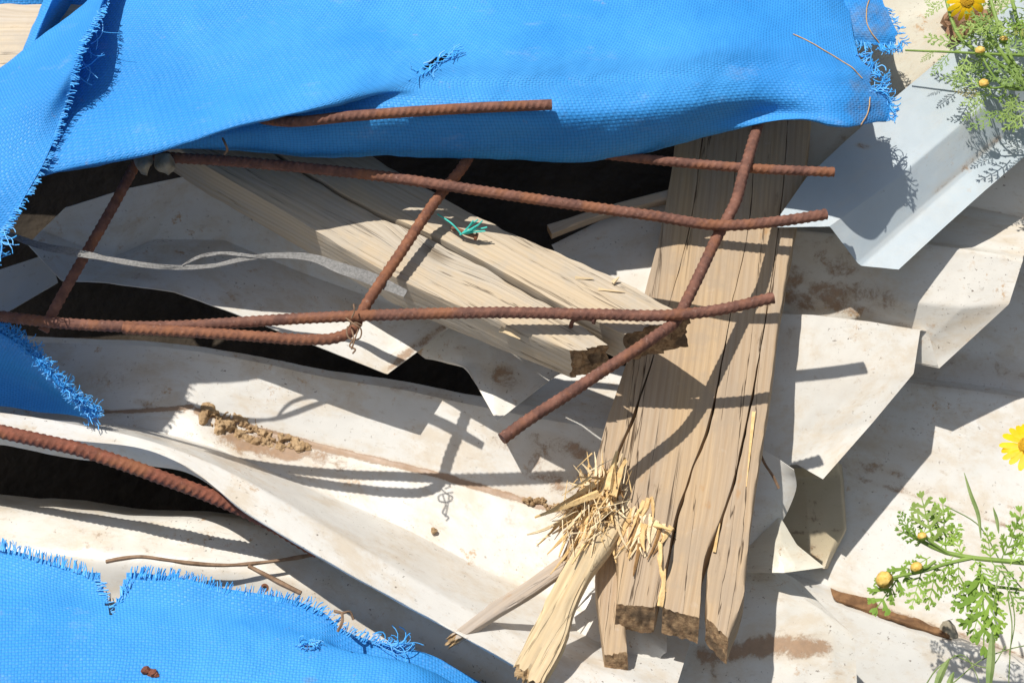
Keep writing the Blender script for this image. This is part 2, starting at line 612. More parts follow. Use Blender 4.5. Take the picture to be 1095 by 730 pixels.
WOODP = mat_wood('pale_grey_wood', (0.66, 0.53, 0.36), (0.56, 0.48, 0.38), (0.42, 0.3, 0.17), 0.6)
WOODF = mat_wood('fresh_split_wood', (0.76, 0.58, 0.33), (0.62, 0.49, 0.31), (0.52, 0.33, 0.15), 0.5)
WOODG = mat_wood('grey_stick_wood', (0.5, 0.39, 0.28), (0.46, 0.40, 0.34), (0.33, 0.24, 0.16), 0.5)
ENDG = mat_endgrain('end_grain')
ENDP = mat_endgrain('pale_end_grain', (0.4, 0.26, 0.13), (0.68, 0.47, 0.25), 0.2)
RUST = mat_rust('rusted_steel', (0.12, 0.056, 0.041), (0.22, 0.10, 0.067))
RUSTO = mat_rust('orange_rusted_steel', (0.15, 0.062, 0.038), (0.27, 0.112, 0.058))
RUSTD = mat_rust('dark_rusted_steel', (0.14, 0.05, 0.03), (0.25, 0.085, 0.05), 0.2)
CUT = mat_plain('cut_steel', (0.25, 0.2, 0.17), (0.5, 0.42, 0.36), 200, 0.4)
SOIL = mat_plain('soil', (0.022, 0.017, 0.012), (0.05, 0.038, 0.026), 8, 0.95, 0.8, 0.02)
MUD = mat_plain('dry_mud', (0.30, 0.19, 0.095), (0.50, 0.35, 0.2), 80, 0.95, 0.9, 0.004)
TWIG = mat_plain('dry_twig_bark', (0.16, 0.095, 0.055), (0.29, 0.19, 0.12), 90, 0.85)
STRAPM = mat_plain('grey_strap', (0.17, 0.165, 0.155), (0.29, 0.28, 0.265), 400, 0.6, 0.8, 0.001)
DLEAF = mat_plain('dead_leaf', (0.12, 0.06, 0.028), (0.27, 0.145, 0.065), 60, 0.8)
DLEAFG = mat_plain('grey_dead_leaf', (0.2, 0.17, 0.12), (0.36, 0.32, 0.24), 60, 0.85)
TEALM = mat_plain('teal_fibre', (0.03, 0.45, 0.38), (0.08, 0.62, 0.52), 90, 0.5)
LEAF = mat_plain('daisy_leaf', (0.24, 0.38, 0.055), (0.36, 0.52, 0.09), 40, 0.55, 0.3, 0.001, 0.3, (0.17, 0.30, 0.05))
LEAFB = mat_plain('bluish_daisy_leaf', (0.29, 0.42, 0.10), (0.42, 0.54, 0.16), 40, 0.55, 0.3, 0.001, 0.3, (0.19, 0.30, 0.09))
STEMM = mat_plain('daisy_stem', (0.19, 0.30, 0.06), (0.30, 0.42, 0.10), 40, 0.5, 0.3, 0.001, 0.15)
PETAL = mat_plain('yellow_petal', (0.85, 0.50, 0.004), (0.9, 0.62, 0.008), 60, 0.5, 0.2, 0.001, 0.25)
DISC = mat_plain('flower_disc', (0.55, 0.27, 0.01), (0.78, 0.45, 0.02), 500, 0.7, 1.0, 0.002)
BUDM = mat_plain('flower_bud', (0.62, 0.38, 0.06), (0.74, 0.52, 0.16), 200, 0.5, 0.5, 0.001)
GRASSM = mat_plain('grass_blade', (0.17, 0.26, 0.07), (0.30, 0.38, 0.14), 50, 0.6, 0.3, 0.001, 0.25)

# ------------------------------------------------------------------ ground with the mound under the heap
nx, ny = 90, 110
gx = np.concatenate([[-400, -60, -12], np.linspace(-4, 4, nx), [12, 60, 400]])
gy = np.concatenate([[-400, -60, -12], np.linspace(-4, 5, ny), [12, 60, 800]])
X, Y = np.meshgrid(gx, gy)
slope = 0.42 + Y * math.tan(R(28.5)) - 0.36
z = np.clip(slope, 0, 0.50)
fall = np.clip(1 - (np.abs(X) - 1.1) / 0.9, 0, 1) * np.clip(1 - (Y - 1.4) / 1.2, 0, 1)
z = z * fall
pts = np.stack([X, Y, z], -1)
z = z + np.where(np.abs(X) < 5, 0.02 * fbm(pts, 6, 5, 3), 0)
pts[..., 2] = z
ii = np.arange(pts.shape[0] * pts.shape[1]).reshape(pts.shape[:2])
q = np.stack([ii[:-1, :-1], ii[:-1, 1:], ii[1:, 1:], ii[1:, :-1]], -1).reshape(-1, 4)
g = mesh('ground', pts.reshape(-1, 3), q, SOIL, None)
tag(g, kind='structure')

# ------------------------------------------------------------------ roofing sheets
SG = 'scrap roofing sheets'

def sheet(name, label, rows, nu, nv, mat, thick=0.0009, sv=False, rnd=2, dents=0.002, dirt=None, keep=None, seed=0, dscale=14, fine=0.0002, su=False):
    G = loft(rows, nu, nv, su, sv, rnd)
    o = solid(name, G, thick, mat, None, keep=keep, dents=dents, dirt=dirt or (lambda x, y: np.zeros_like(x)), seed=seed, dscale=dscale, fine=fine)
    return tag(o, label, 'roofing sheet', SG)

HOLE = None
def punched(o, px, py, r=.0022):
    """a rusty-rimmed nail hole lying on the sheet just built"""
    V, G = LAST['V'], LAST['G']
    k = np.unravel_index(np.argmin(np.hypot(G[..., 0] - px, G[..., 1] - py)), G.shape[:2])
    c = V[k]
    k2 = (min(k[0] + 2, V.shape[0] - 1), min(k[1] + 2, V.shape[1] - 1)); k1 = (max(k[0] - 2, 0), max(k[1] - 2, 0))
    n = np.cross(V[k[0], k2[1]] - V[k[0], k1[1]], V[k2[0], k[1]] - V[k1[0], k[1]]); n /= np.linalg.norm(n)
    if n @ (-FWD) < 0: n = -n
    for nm, rr_, mt, up in (('rust_ring', r * 2.1, RUSTO, .0002), ('nail_hole', r, SOIL, .0005)):
        q = np.array([c - n * .0003, c + n * up])
        v, f = tube(q, rr_, 14)
        mesh(nm, v, f, mt, o)


def ragged(px, py, s=0.12, seed=1):
    return vnoise(np.stack([px, py, np.zeros_like(px)], -1), s, seed)

# big sheet in the middle and left, with the folded lip
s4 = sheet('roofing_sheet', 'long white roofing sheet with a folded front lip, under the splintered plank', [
    [(-220, 350, -.24), (40, 372, -.24), (185, 380, -.24), (260, 392, -.24), (365, 416, -.24), (480, 436, -.24), (520, 432, -.21), (560, 412, -.185), (640, 392, -.175), (740, 395, -.175)],
    [(-220, 335, -0.102), (40, 360, -0.102), (185, 366, -0.118), (260, 377, -0.12), (365, 397, -0.122), (430, 406, -0.122), (502, 421, -0.122), (570, 436, -0.122), (640, 447, -0.12), (740, 465, -0.12)],
    [(-220, 341, -0.092), (40, 366, -0.092), (185, 372, -0.108), (260, 384, -0.11), (365, 406, -0.112), (430, 416, -0.112), (502, 432, -0.112), (570, 446, -0.112), (640, 457, -0.11), (740, 475, -0.11)],
    [(-220, 428, -.115), (40, 442, -.115), (120, 440, -.115), (210, 434, -.118), (240, 450, -.13), (330, 472, -.135), (470, 506, -.135), (600, 545, -.13), (740, 580, -.12)],
    [(-220, 436, -.08), (40, 447, -.085), (120, 453, -.105), (210, 474, -.115), (300, 508, -.12), (420, 560, -.125), (520, 610, -.12), (640, 660, -.105), (740, 680, -.10)],
    [(-220, 432, -.035), (0, 441, -.035), (70, 452, -.03), (150, 468, -.028), (220, 492, -.03), (300, 535, -.03), (380, 582, -.03), (480, 640, -.025), (580, 692, -.02), (720, 745, -.02)],
    [(-220, 450, -.018), (0, 458, -.018), (70, 470, -.018), (165, 484, -.022), (195, 497, -.018), (260, 545, -.01), (330, 588, -.005), (430, 644, .0), (520, 694, .005), (620, 748, .005), (720, 790, .0)],
    [(-220, 475, -.06), (0, 476, -.065), (80, 491, -.065), (160, 498, -.06), (200, 506, -.045), (262, 548, -.025), (332, 591, -.02), (432, 647, -.015), (522, 697, -.01), (622, 752, -.01), (722, 795, -.02)],
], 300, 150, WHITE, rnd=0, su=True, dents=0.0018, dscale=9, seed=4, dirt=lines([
    ([(95, 441), (150, 440), (205, 435)], 3.5, 1.3), ([(210, 440), (330, 474), (470, 508), (600, 546), (720, 578)], 5, 1.5),  # crease at the rib's base: brown dirt, darkened further as painted gap shadow
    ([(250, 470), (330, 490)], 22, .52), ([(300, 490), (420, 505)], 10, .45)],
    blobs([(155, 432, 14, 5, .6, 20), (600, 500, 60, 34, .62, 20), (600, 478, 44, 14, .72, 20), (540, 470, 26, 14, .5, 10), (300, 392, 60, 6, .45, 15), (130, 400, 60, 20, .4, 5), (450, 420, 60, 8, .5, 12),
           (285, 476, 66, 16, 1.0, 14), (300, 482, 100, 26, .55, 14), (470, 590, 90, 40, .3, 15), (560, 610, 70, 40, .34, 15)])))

S4V = (LAST['V'], LAST['G'])
# lower left sheet under the torn tarp
h1 = sheet('roofing_sheet', 'rust-speckled white roofing sheet in the hollow below the folded lip, above the lower tarp', [
    [(-220, 505, -.22), (0, 527, -.20), (130, 541, -.20), (300, 556, -.20), (480, 600, -.19), (620, 680, -.19)],
    [(-220, 535, -.125), (0, 547, -.12), (120, 551, -.12), (300, 562, -.12), (420, 600, -.12), (620, 690, -.13)],
    [(-220, 590, -.105), (0, 590, -.10), (100, 596, -.10), (250, 610, -.10), (400, 640, -.105), (620, 730, -.11)],
    [(-220, 640, -.125), (0, 625, -.12), (120, 640, -.12), (250, 650, -.12), (400, 690, -.12), (620, 770, -.12)],
    [(-220, 860, -.12), (0, 840, -.12), (620, 860, -.13)],
], 160, 60, WHITE2, rnd=5, su=True, dents=0.003, seed=9, dirt=blobs([(90, 575, 60, 14, .4, 10), (60, 570, 8, 4, .6, 0), (180, 590, 50, 12, .38, 10), (320, 640, 40, 18, .4, 0)]))

punched(h1, 281, 627)
# shaded inner sheet, left of the beam
sheet('roofing_sheet', 'shaded bent white sheet behind the grey strap, its lit corner under the hooked rebar', [
    [(70, 222, -.03), (130, 203, -.012), (210, 186, .005), (300, 205, .005), (420, 275, -.02), (510, 318, -.05)],
    [(45, 246, -.075), (120, 276, -.085), (165, 255, -.085), (240, 256, -.08), (320, 290, -.065), (420, 326, -.05), (495, 335, -.05)],
    [(30, 262, -.06), (66, 300, -.04), (115, 302, -.025), (186, 312, -.005), (250, 335, -.01), (340, 371, -.022), (414, 401, -.035), (438, 383, -.04), (478, 352, -.05)],
], 170, 50, WHITE, rnd=0, dents=0.0016, dscale=8, seed=15, dirt=lines([([(414, 398), (440, 375), (480, 345)], 8, .8)], blobs([(380, 290, 30, 7, .5, -10), (150, 296, 30, 5, .5, 8)])))
sheet('roofing_sheet', 'small mud-stained sheet corner pointing down below the end of the beam', [
    [(440, 372, -0.085), (478, 340, -0.065), (520, 340, -0.055), (570, 360, -0.065), (620, 380, -0.075)],
    [(455, 384, -0.085), (497, 387, -0.06), (530, 395, -0.05), (560, 398, -0.055), (610, 396, -0.075)],
    [(470, 386, -0.085), (500, 394, -0.057), (531, 450, -0.037), (548, 437, -0.041), (594, 401, -0.065)],
], 60, 30, WHITE2, rnd=0, dents=0.001, seed=21, dirt=blobs([(540, 405, 26, 16, .75, 10), (530, 440, 12, 8, .4, 0), (500, 375, 20, 8, .5, 0)]))
# grey bits inside
sheet('roofing_sheet', 'grey sheet standing between the beam and the tall plank, half in shade', [
    [(590, 262, -.05), (650, 232, -.05), (715, 208, -.05), (780, 190, -.05)],
    [(610, 300, -.03), (690, 330, -.03), (760, 340, -.03), (800, 340, -.03)],
], 50, 40, WHITE2, rnd=0, dents=0.001, dscale=6, seed=25, dirt=blobs([(680, 300, 16, 10, .4, 0)]))
sheet('roofing_sheet', 'dull grey-green scrap of sheet in the dark gap at the left edge', [
    [(-90, 300, -.1), (0, 288, -.10), (52, 270, -.10)],
    [(-90, 380, -.09), (0, 340, -.09), (62, 302, -.09)],
], 30, 20, GREYS, rnd=0, dents=0.003, seed=26)

# stepped sheets on the right
sheet('roofing_sheet', 'white stepped roofing sheet with a diagonal cut edge, right of the tall plank', [
    [(820, 170, -0.072), (960, 172, -0.072), (1095, 166, -0.072), (1180, 150, -0.072)],
    [(815, 205, -0.107), (940, 212, -0.107), (1040, 221, -0.107), (1110, 236, -0.107), (1190, 240, -0.107)],
    [(815, 236, -0.077), (930, 249, -0.072), (1000, 259, -0.072), (1060, 267, -0.072), (1094, 273, -0.072)],
    [(812, 242, -0.06), (930, 253, -0.056), (1000, 263, -0.056), (1060, 271, -0.056), (1094, 278, -0.057)],
    [(808, 300, -0.115), (900, 312, -0.105), (960, 322, -0.078), (1030, 328, -0.070), (1079, 325, -0.068)],
    [(800, 352, -0.15), (900, 372, -0.145), (960, 385, -0.125), (1004, 394, -0.118)],
    [(800, 340, -0.102), (870, 342, -0.097), (930, 347, -0.097), (992, 354, -0.097)],
    [(800, 334, -0.092), (870, 336, -0.087), (930, 343, -0.087), (984, 353, -0.09)],
    [(795, 400, -0.095), (876, 404, -0.095), (930, 403, -0.095), (977, 399, -0.095)],
    [(790, 455, -0.108), (850, 462, -0.108), (890, 462, -0.108), (932, 453, -0.107)],
    [(785, 490, -0.112), (825, 500, -0.112), (852, 496, -0.112), (880, 512, -0.11)],
], 130, 170, WHITE2, rnd=0, dents=0.0012, dscale=6, seed=31, dirt=lines([
    ([(815, 298), (900, 312), (945, 318)], 22, .75), ([(840, 318), (930, 330)], 16, .6),
    ([(1040, 222), (1110, 237)], 4, .5), ([(1078, 320), (1060, 332), (1030, 342)], 10, .5), ([(880, 408), (976, 402)], 5, .35)],
    blobs([(870, 270, 30, 18, .62, 10), (895, 285, 34, 16, .62, 10), (845, 375, 16, 30, .5, 0), (870, 320, 50, 16, .8, 8), (880, 290, 70, 50, .5, 0), (1080, 258, 12, 6, .5, 0), (905, 400, 50, 30, .28, 0)])))
sheet('roofing_sheet', 'broad white corrugated sheet lying lowest at the right, behind the small daisy', [
    [(880, 225, -0.21), (1000, 230, -0.21), (1040, 250, -0.21), (1095, 262, -0.21), (1190, 270, -0.21)],
    [(880, 355, -0.25), (960, 368, -0.25), (1040, 376, -0.25), (1095, 384, -0.25), (1190, 394, -0.25)],
    [(880, 388, -0.245), (960, 400, -0.245), (1040, 411, -0.245), (1095, 419, -0.245), (1190, 430, -0.245)],
    [(880, 395, -0.215), (960, 408, -0.21), (1040, 418, -0.21), (1095, 426, -0.21), (1190, 438, -0.21)],
    [(840, 482, -0.23), (903, 506, -0.23), (960, 524, -0.228), (1016, 541, -0.226), (1095, 568, -0.225), (1190, 600, -0.225)],
    [(800, 598, -0.24), (890, 628, -0.24), (960, 655, -0.24), (1023, 677, -0.24), (1095, 702, -0.24), (1190, 735, -0.24)],
    [(780, 600, -0.215), (858, 627, -0.21), (927, 652, -0.21), (1023, 685, -0.21), (1095, 707, -0.21), (1190, 740, -0.21)],
    [(770, 607, -0.202), (858, 634, -0.197), (927, 659, -0.197), (1023, 691, -0.197), (1095, 714, -0.197), (1190, 746, -0.197)],
    [(770, 790, -0.24), (927, 800, -0.24), (1190, 850, -0.24)],
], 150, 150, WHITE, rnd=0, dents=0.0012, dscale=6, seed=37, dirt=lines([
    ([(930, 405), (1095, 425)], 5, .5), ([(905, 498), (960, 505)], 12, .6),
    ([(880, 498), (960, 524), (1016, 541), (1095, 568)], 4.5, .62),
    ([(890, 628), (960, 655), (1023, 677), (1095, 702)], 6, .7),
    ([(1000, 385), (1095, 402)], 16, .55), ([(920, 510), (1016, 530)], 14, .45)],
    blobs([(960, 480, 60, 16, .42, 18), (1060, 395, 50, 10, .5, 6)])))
# blue-grey sheet
sheet('roofing_sheet', 'pale blue-grey ribbed sheet end below the frayed corner of the tarp', [
    [(825, 243, .0), (862, 190, .0), (905, 150, .0), (950, 110, .0), (1010, 60, -.01), (1110, -20, -.03)],
    [(887, 242, .008), (960, 190, .008), (1030, 131, .004), (1110, 62, -.02), (1170, 10, -.03)],
    [(889.5, 244.5, .006), (962, 192.5, .006), (1032, 133.5, .002), (1114, 68, -.024), (1174, 16, -.034)],
    [(917, 281, -.018), (985, 221, -.018), (1040, 174, -.022), (1120, 110, -.06), (1180, 60, -.07)],
    [(921, 284, -.019), (989, 224.5, -.019), (1043, 177.5, -.023), (1128, 117, -.06), (1188, 67, -.07)],
    [(961, 288, -.012), (1002, 250, -.012), (1052, 205, -.017), (1130, 138, -.05), (1190, 85, -.06)],
], 110, 90, BLUEG, rnd=0, dents=0.0008, dscale=6, seed=41, dirt=lines([
    ([(1000, 205), (1068, 147)], 5, .62), ([(930, 272), (985, 226)], 8, .25)], blobs([(923, 156, 10, 4, .75, 10), (1032, 180, 5, 3, .7, 0)])))
# cream sheet behind the top right
sheet('roofing_sheet', 'cream sheet at the top right, behind the tarp corner and tall daisy', [
    [(800, -120, -.10), (960, -140, -.10), (1180, -160, -.12)],
    [(820, 30, -.06), (900, 20, -.06), (1000, 5, -.07), (1180, -20, -.09)],
    [(820, 50, -.045), (900, 40, -.045), (1000, 10, -.055), (1180, -10, -.08)],
    [(820, 215, -.045), (880, 165, -.045), (960, 104, -.045), (1030, 50, -.05), (1180, 20, -.07)],
    [(830, 230, -.06), (900, 200, -.06), (980, 130, -.06), (1050, 90, -.06), (1180, 60, -.08)],
], 90, 60, CREAM, rnd=1, dents=0.001, dscale=6, seed=45, dirt=lines([([(880, 165), (960, 104), (1010, 60)], 6, .55)]))

# crumpled end pieces by the plank's foot
sheet('roofing_sheet', 'shaded curled sheet end with a lavender tint, right of the plank foot', [
    [(770, 470, -.07), (822, 484, -.07), (849, 502, -.072)],
    [(770, 520, -.09), (825, 518, -.085), (851, 524, -.095)],
    [(770, 560, -.10), (815, 555, -.095), (836, 558, -.11)],
    [(770, 610, -.12), (795, 600, -.12), (804, 596, -.125)],
], 40, 50, WHITE, rnd=2, sv=True, su=True, dents=0.002, seed=51, dirt=blobs([(810, 570, 20, 30, .35, 0)]))
sheet('roofing_sheet', 'tan underside of a bent sheet flap below the tooth of the stepped sheet', [
    [(820, 500, -0.21), (860, 500, -0.2), (896, 494, -0.205), (901, 497, -0.22)],
    [(822, 512, -0.215), (860, 511, -0.215), (899, 510, -0.215), (902, 511, -0.225)],
    [(828, 566, -0.22), (865, 569, -0.21), (904, 566, -0.215), (905, 566, -0.225)],
    [(840, 600, -0.235), (865, 602, -0.225), (882, 608, -0.22), (885, 608, -0.235)],
], 50, 50, TAN, rnd=1, dents=0.0012, seed=53, dirt=lines([([(840, 570), (900, 567)], 4, .7)], blobs([(868, 545, 20, 16, .6, 0), (865, 590, 18, 14, .5, 0)])))
sheet('roofing_sheet', 'small creamy torn triangle of sheet by the plank foot', [
    [(826, 545, -.11), (832, 551, -.105), (836, 556, -.105)],
    [(800, 585, -.11), (835, 580, -.085), (852, 582, -.09)],
    [(795, 612, -.10), (838, 612, -.085), (882, 606, -.08)],
], 40, 40, CREAM, rnd=1, dents=0.0015, seed=57)
h2 = sheet('roofing_sheet', 'brown-stained white sheet end at the bottom, right of the plank feet', [
    [(640, 585, -0.145), (780, 594, -0.14), (822, 602, -0.135), (856, 622, -0.135), (872, 640, -0.137)],
    [(640, 620, -0.135), (780, 622, -0.125), (830, 624, -0.123), (862, 640, -0.125), (892, 660, -0.13)],
    [(640, 652, -0.125), (780, 650, -0.117), (838, 648, -0.117), (880, 655, -0.123), (911, 678, -0.127)],
    [(640, 700, -0.125), (780, 690, -0.12), (850, 688, -0.12), (890, 690, -0.123), (915, 700, -0.13)],
    [(640, 800, -0.125), (780, 800, -0.125), (850, 800, -0.13), (918, 800, -0.135)],
], 90, 80, WHITE2, rnd=3, sv=True, dents=0.002, seed=61, dirt=lines([([(750, 702), (800, 692), (880, 690)], 17, 1.05), ([(760, 690), (765, 730)], 8, .6), ([(880, 700), (905, 690)], 5, .35)],
    blobs([(815, 617, 16, 7, .6, 0), (800, 612, 20, 8, .5, 0)])))
punched(h2, 721, 714)
sheet('roofing_sheet', 'crumpled white sheet scrap, behind the short dark-ended strip', [
    [(610, 640, -.075), (660, 625, -.07), (712, 628, -.07)],
    [(620, 690, -.07), (680, 670, -.055), (713, 697, -.06)],
    [(640, 760, -.07), (690, 735, -.065), (708, 700, -.062)],
], 40, 40, WHITE2, rnd=2, dents=0.003, seed=63)

# ------------------------------------------------------------------ timber
def timber(name, e1, e2, T, mats, parent=None, ns=90, nw=14, nt=8, rough=0.0002, gouge=0.0004, endjag=0.0012, startjag=0.0, seed=0, edge=0.0012, axis=None, us=None):
    us = seed if us is None else us
    """a sawn board between two top edges (pixel polylines), T = pixel/height offset of the underside"""
    A, B = cr(e1, ns), cr(e2, ns)
    T = np.asarray(T, float)
    loc = np.stack([A, B, B + T, A + T], 1)                        # ns,4,3
    corner = P(loc)
    sl = np.concatenate([[0], np.cumsum(np.linalg.norm(np.diff(corner.mean(1), axis=0), axis=1))])
    tang = np.gradient(corner.mean(1), axis=0)
    tang /= np.linalg.norm(tang, axis=1, keepdims=True)

    def pos(k, a, b):
        c = corner[k]
        p = (c[..., 0, :] * ((1 - a) * (1 - b))[..., None] + c[..., 1, :] * (a * (1 - b))[..., None] +
             c[..., 2, :] * (a * b)[..., None] + c[..., 3, :] * ((1 - a) * b)[..., None])
        ctr = c.mean(-2)
        dirv = p - ctr
        dl = np.linalg.norm(dirv, axis=-1, keepdims=True) + 1e-9
        s = sl[k]
        q = np.stack([s * 1.0, a * 0.1, b * 0.06], -1)
        d = rough * fbm(q * np.array([25, 500, 500]), 1, seed, 3) + gouge * np.minimum(0, vnoise(q * np.array([9, 260, 260]), 1, seed + 5) + 0.15)
        ce = np.maximum(np.abs(a * 2 - 1), 0) ** 10 * np.maximum(np.abs(b * 2 - 1), 0) ** 10
        d = d - edge * ce * (1 + 1.2 * vnoise(q * np.array([60, 10, 10]), 1, seed + 9))
        p = p + dirv / dl * d[..., None]
        # ragged ends
        j = fbm(np.stack([a * 9 + 0 * s, b * 6 + 0 * s, 0 * s + seed], -1), 1, seed + 2, 3)
        L = sl[-1]
        we = np.clip(1 - (L - s) / 0.03, 0, 1)
        ws = np.clip(1 - s / 0.03, 0, 1)
        p = p + tang[k] * (j * (we * endjag - ws * startjag))[..., None]
        return p
    ring = [(x, 0.0) for x in np.linspace(0, 1, nw + 1)[:-1]] + [(1.0, x) for x in np.linspace(0, 1, nt + 1)[:-1]] + \
           [(x, 1.0) for x in np.linspace(1, 0, nw + 1)[:-1]] + [(0.0, x) for x in np.linspace(1, 0, nt + 1)[:-1]]
    ring = np.array(ring + ring[:1])
    m = len(ring)
    K, Mi = np.meshgrid(np.arange(ns), np.arange(m), indexing='ij')
    V = pos(K, ring[Mi, 0], ring[Mi, 1])
    per = np.concatenate([[0], np.cumsum(np.linalg.norm(np.diff(V[ns // 2], axis=0), axis=1))])
    ld_ = corner[-1].mean(0) - corner[0].mean(0) if axis is None else axis
    ld_ = ld_ / np.linalg.norm(ld_)
    wd_ = (corner[:, 1] - corner[:, 0]).mean(0); wd_ = wd_ - ld_ * (wd_ @ ld_); wd_ /= np.linalg.norm(wd_)
    td_ = np.cross(ld_, wd_)
    UV = np.stack([V @ wd_ + V @ td_ + us * 0.37, V @ ld_ + us * 0.71], -1)
    ii = np.arange(ns * m).reshape(ns, m)
    F = np.stack([ii[:-1, :-1], ii[:-1, 1:], ii[1:, 1:], ii[1:, :-1]], -1).reshape(-1, 4).tolist()
    mi = [0] * len(F)
    verts = [V.reshape(-1, 3)]
    uvs = [UV.reshape(-1, 2)]
    off = ns * m
    for kk in (0, ns - 1):
        a, b = np.meshgrid(np.linspace(0, 1, nw + 1), np.linspace(0, 1, nt + 1), indexing='ij')
        cv = pos(np.full(a.shape, kk), a, b)
        jj = np.arange(a.size).reshape(a.shape) + off
        f = np.stack([jj[:-1, :-1], jj[1:, :-1], jj[1:, 1:], jj[:-1, 1:]], -1).reshape(-1, 4)
        if kk == 0: f = f[:, ::-1]
        F += f.tolist(); mi += [1] * len(f)
        verts.append(cv.reshape(-1, 3)); uvs.append(np.stack([a * 0.1, b * 0.05], -1).reshape(-1, 2)); off += a.size
    v = np.concatenate(verts)
    # make normals face outward
    f0 = F[0]
    nrm = np.cross(v[f0[1]] - v[f0[0]], v[f0[2]] - v[f0[0]])
    if nrm @ (v[f0[0]] - corner[0].mean(0)) < 0:
        F = [q[::-1] for q in F]
    return mesh(name, v, F, mats, parent, uv=np.concatenate(uvs), matidx=mi, angle=50)


def jit(pl, amt, seed, n=None):
    p = cr(pl, n or 60)
    p[:, 0] += .45 * amt * fbm(np.stack([p[:, 1] * 0.05, p[:, 0] * 0, p[:, 0] * 0 + seed], -1), 1, seed, 3)
    return p

# --- tall split plank
plank = empty('split_plank', (730, 600, -.03), 'tall weathered plank split lengthwise into strips, with a splintered break at its foot', 'plank')
PT = (-2, 27, -.03)
PAX = P((735, 640, .03)) - P((800, 130, .0))
def hp(y): return -0.02 + (y - 150) / 530 * 0.03
def hl(pl, dh=0.0): return [(x, y, hp(y) + dh) for x, y in pl]
L0 = hl([(727, 60), (722, 150), (715, 200), (703, 260), (690, 310), (672, 380), (655, 430), (641, 480), (631, 520)])
c1 = hl([(760, 60), (752, 140), (738, 240), (714, 330), (692, 400), (672, 455), (657, 493), (652, 518)])
c3 = hl([(812, 60), (808, 135), (800, 245), (782, 330), (765, 420), (755, 460), (737, 510), (722, 556), (713, 600), (701, 649)])
c4 = hl([(844, 60), (842, 130), (832, 245), (820, 330), (806, 410), (796, 460), (772, 552), (755, 592), (748, 660)])
R0 = hl([(874, 60), (867, 135), (857, 205), (847, 260), (835, 330), (827, 400), (818, 455), (806, 530), (799, 600), (796, 632), (779, 683)])
def crack(pl, amt, seed, g0, g1, ylim=330, yend=660):
    """the two lips of a crack that opens towards the foot"""
    p = jit(pl, amt, seed, 140)
    g = np.clip((p[:, 1] - ylim) / (yend - ylim), 0, 1) ** 1.2
    q = p.copy()
    n2 = 1 + .6 * fbm(np.stack([p[:, 1] * .04, p[:, 0] * 0 + seed, p[:, 0] * 0], -1), 1, seed, 2)
    q[:, 0] += .15 + g0 * (g > 0) + g * g1 * np.clip(n2, .3, 2)
    return p, q
c1a, c1b = crack(c1, .8, 2, .5, 4.0, 380, 520)
c3a, c3b = crack(c3, .8, 4, .4, 5.5, 330)
c4a, c4b = crack(c4, .7, 6, .4, 4.5, 330)
c1b = np.concatenate([c1b, np.array(hl([(657, 560), (661, 600), (659, 646)]))])
timber('strip', jit(L0, .8, 1), c1a, PT, [WOOD, ENDP], plank, seed=1, endjag=0.012, nw=14, axis=PAX, edge=.0004, us=0)
timber('strip', c1b, c3a, PT, [WOOD, ENDG], plank, seed=2, ns=140, nw=26, axis=PAX, edge=.0004, us=0)
timber('strip', c3b, c4a, PT, [WOOD, ENDG], plank, seed=3, ns=140, nw=22, axis=PAX, edge=.0004, us=0)
timber('strip', c4b, jit(R0, 1.6, 8), PT, [WOOD, ENDG], plank, seed=4, ns=140, nw=16, edge=.0008, axis=PAX, us=0)
timber('strip', [(656, 530, -.02), (645, 580, -0.02), (636, 612, -.018), (640, 650, -.016), (646, 700, -.014)],
       [(690, 530, -.02), (678, 580, -.02), (669, 612, -.018), (668, 650, -.016), (671, 697, -.014)], (1, 25, -.025), [WOOD, ENDG], plank, seed=5, nw=12)
# splinters at the break
sb = MB()
def shard(p0, p1, wd, th):
    p0, p1 = P(p0), P(p1)
    d = p1 - p0; L = np.linalg.norm(d); d = d / L
    s = np.cross(d, -FWD + RNG.normal(0, .4, 3)); s /= np.linalg.norm(s)
    n = np.cross(s, d)
    ks = np.linspace(0, 1, 5)
    v, f = [], []
    bend = RNG.normal(0, .08) * L
    for i, t in enumerate(ks):
        ww = wd * (1 - 0.8 * t) * (0.8 + 0.4 * RNG.random()); tt = th * (1 - 0.6 * t)
        c = p0 + d * L * t + n * bend * t * t
        v += [c - s * ww / 2 - n * tt / 2, c + s * ww / 2 - n * tt / 2, c + s * ww / 2 * .8 + n * tt / 2, c - s * ww / 2 * .7 + n * tt / 2]
    for i in range(4):
        for a in range(4):
            b = (a + 1) % 4
            f.append([4 * i + a, 4 * i + b, 4 * i + 4 + b, 4 * i + 4 + a])
    f.append([3, 2, 1, 0]); f.append([16, 17, 18, 19])
    return v, f
SPM = [mat_plain('raw_splinter_wood', (0.62, 0.40, 0.165), (0.80, 0.57, 0.28), 90, 0.8, .8, .0015), mat_plain('pale_splinter_wood', (0.72, 0.55, 0.32), (0.85, 0.71, 0.47), 90, 0.8, .8, .0015),
       mat_plain('brown_splinter_wood', (0.22, 0.12, 0.05), (0.40, 0.23, 0.09), 90, 0.85, .8, .0015)]
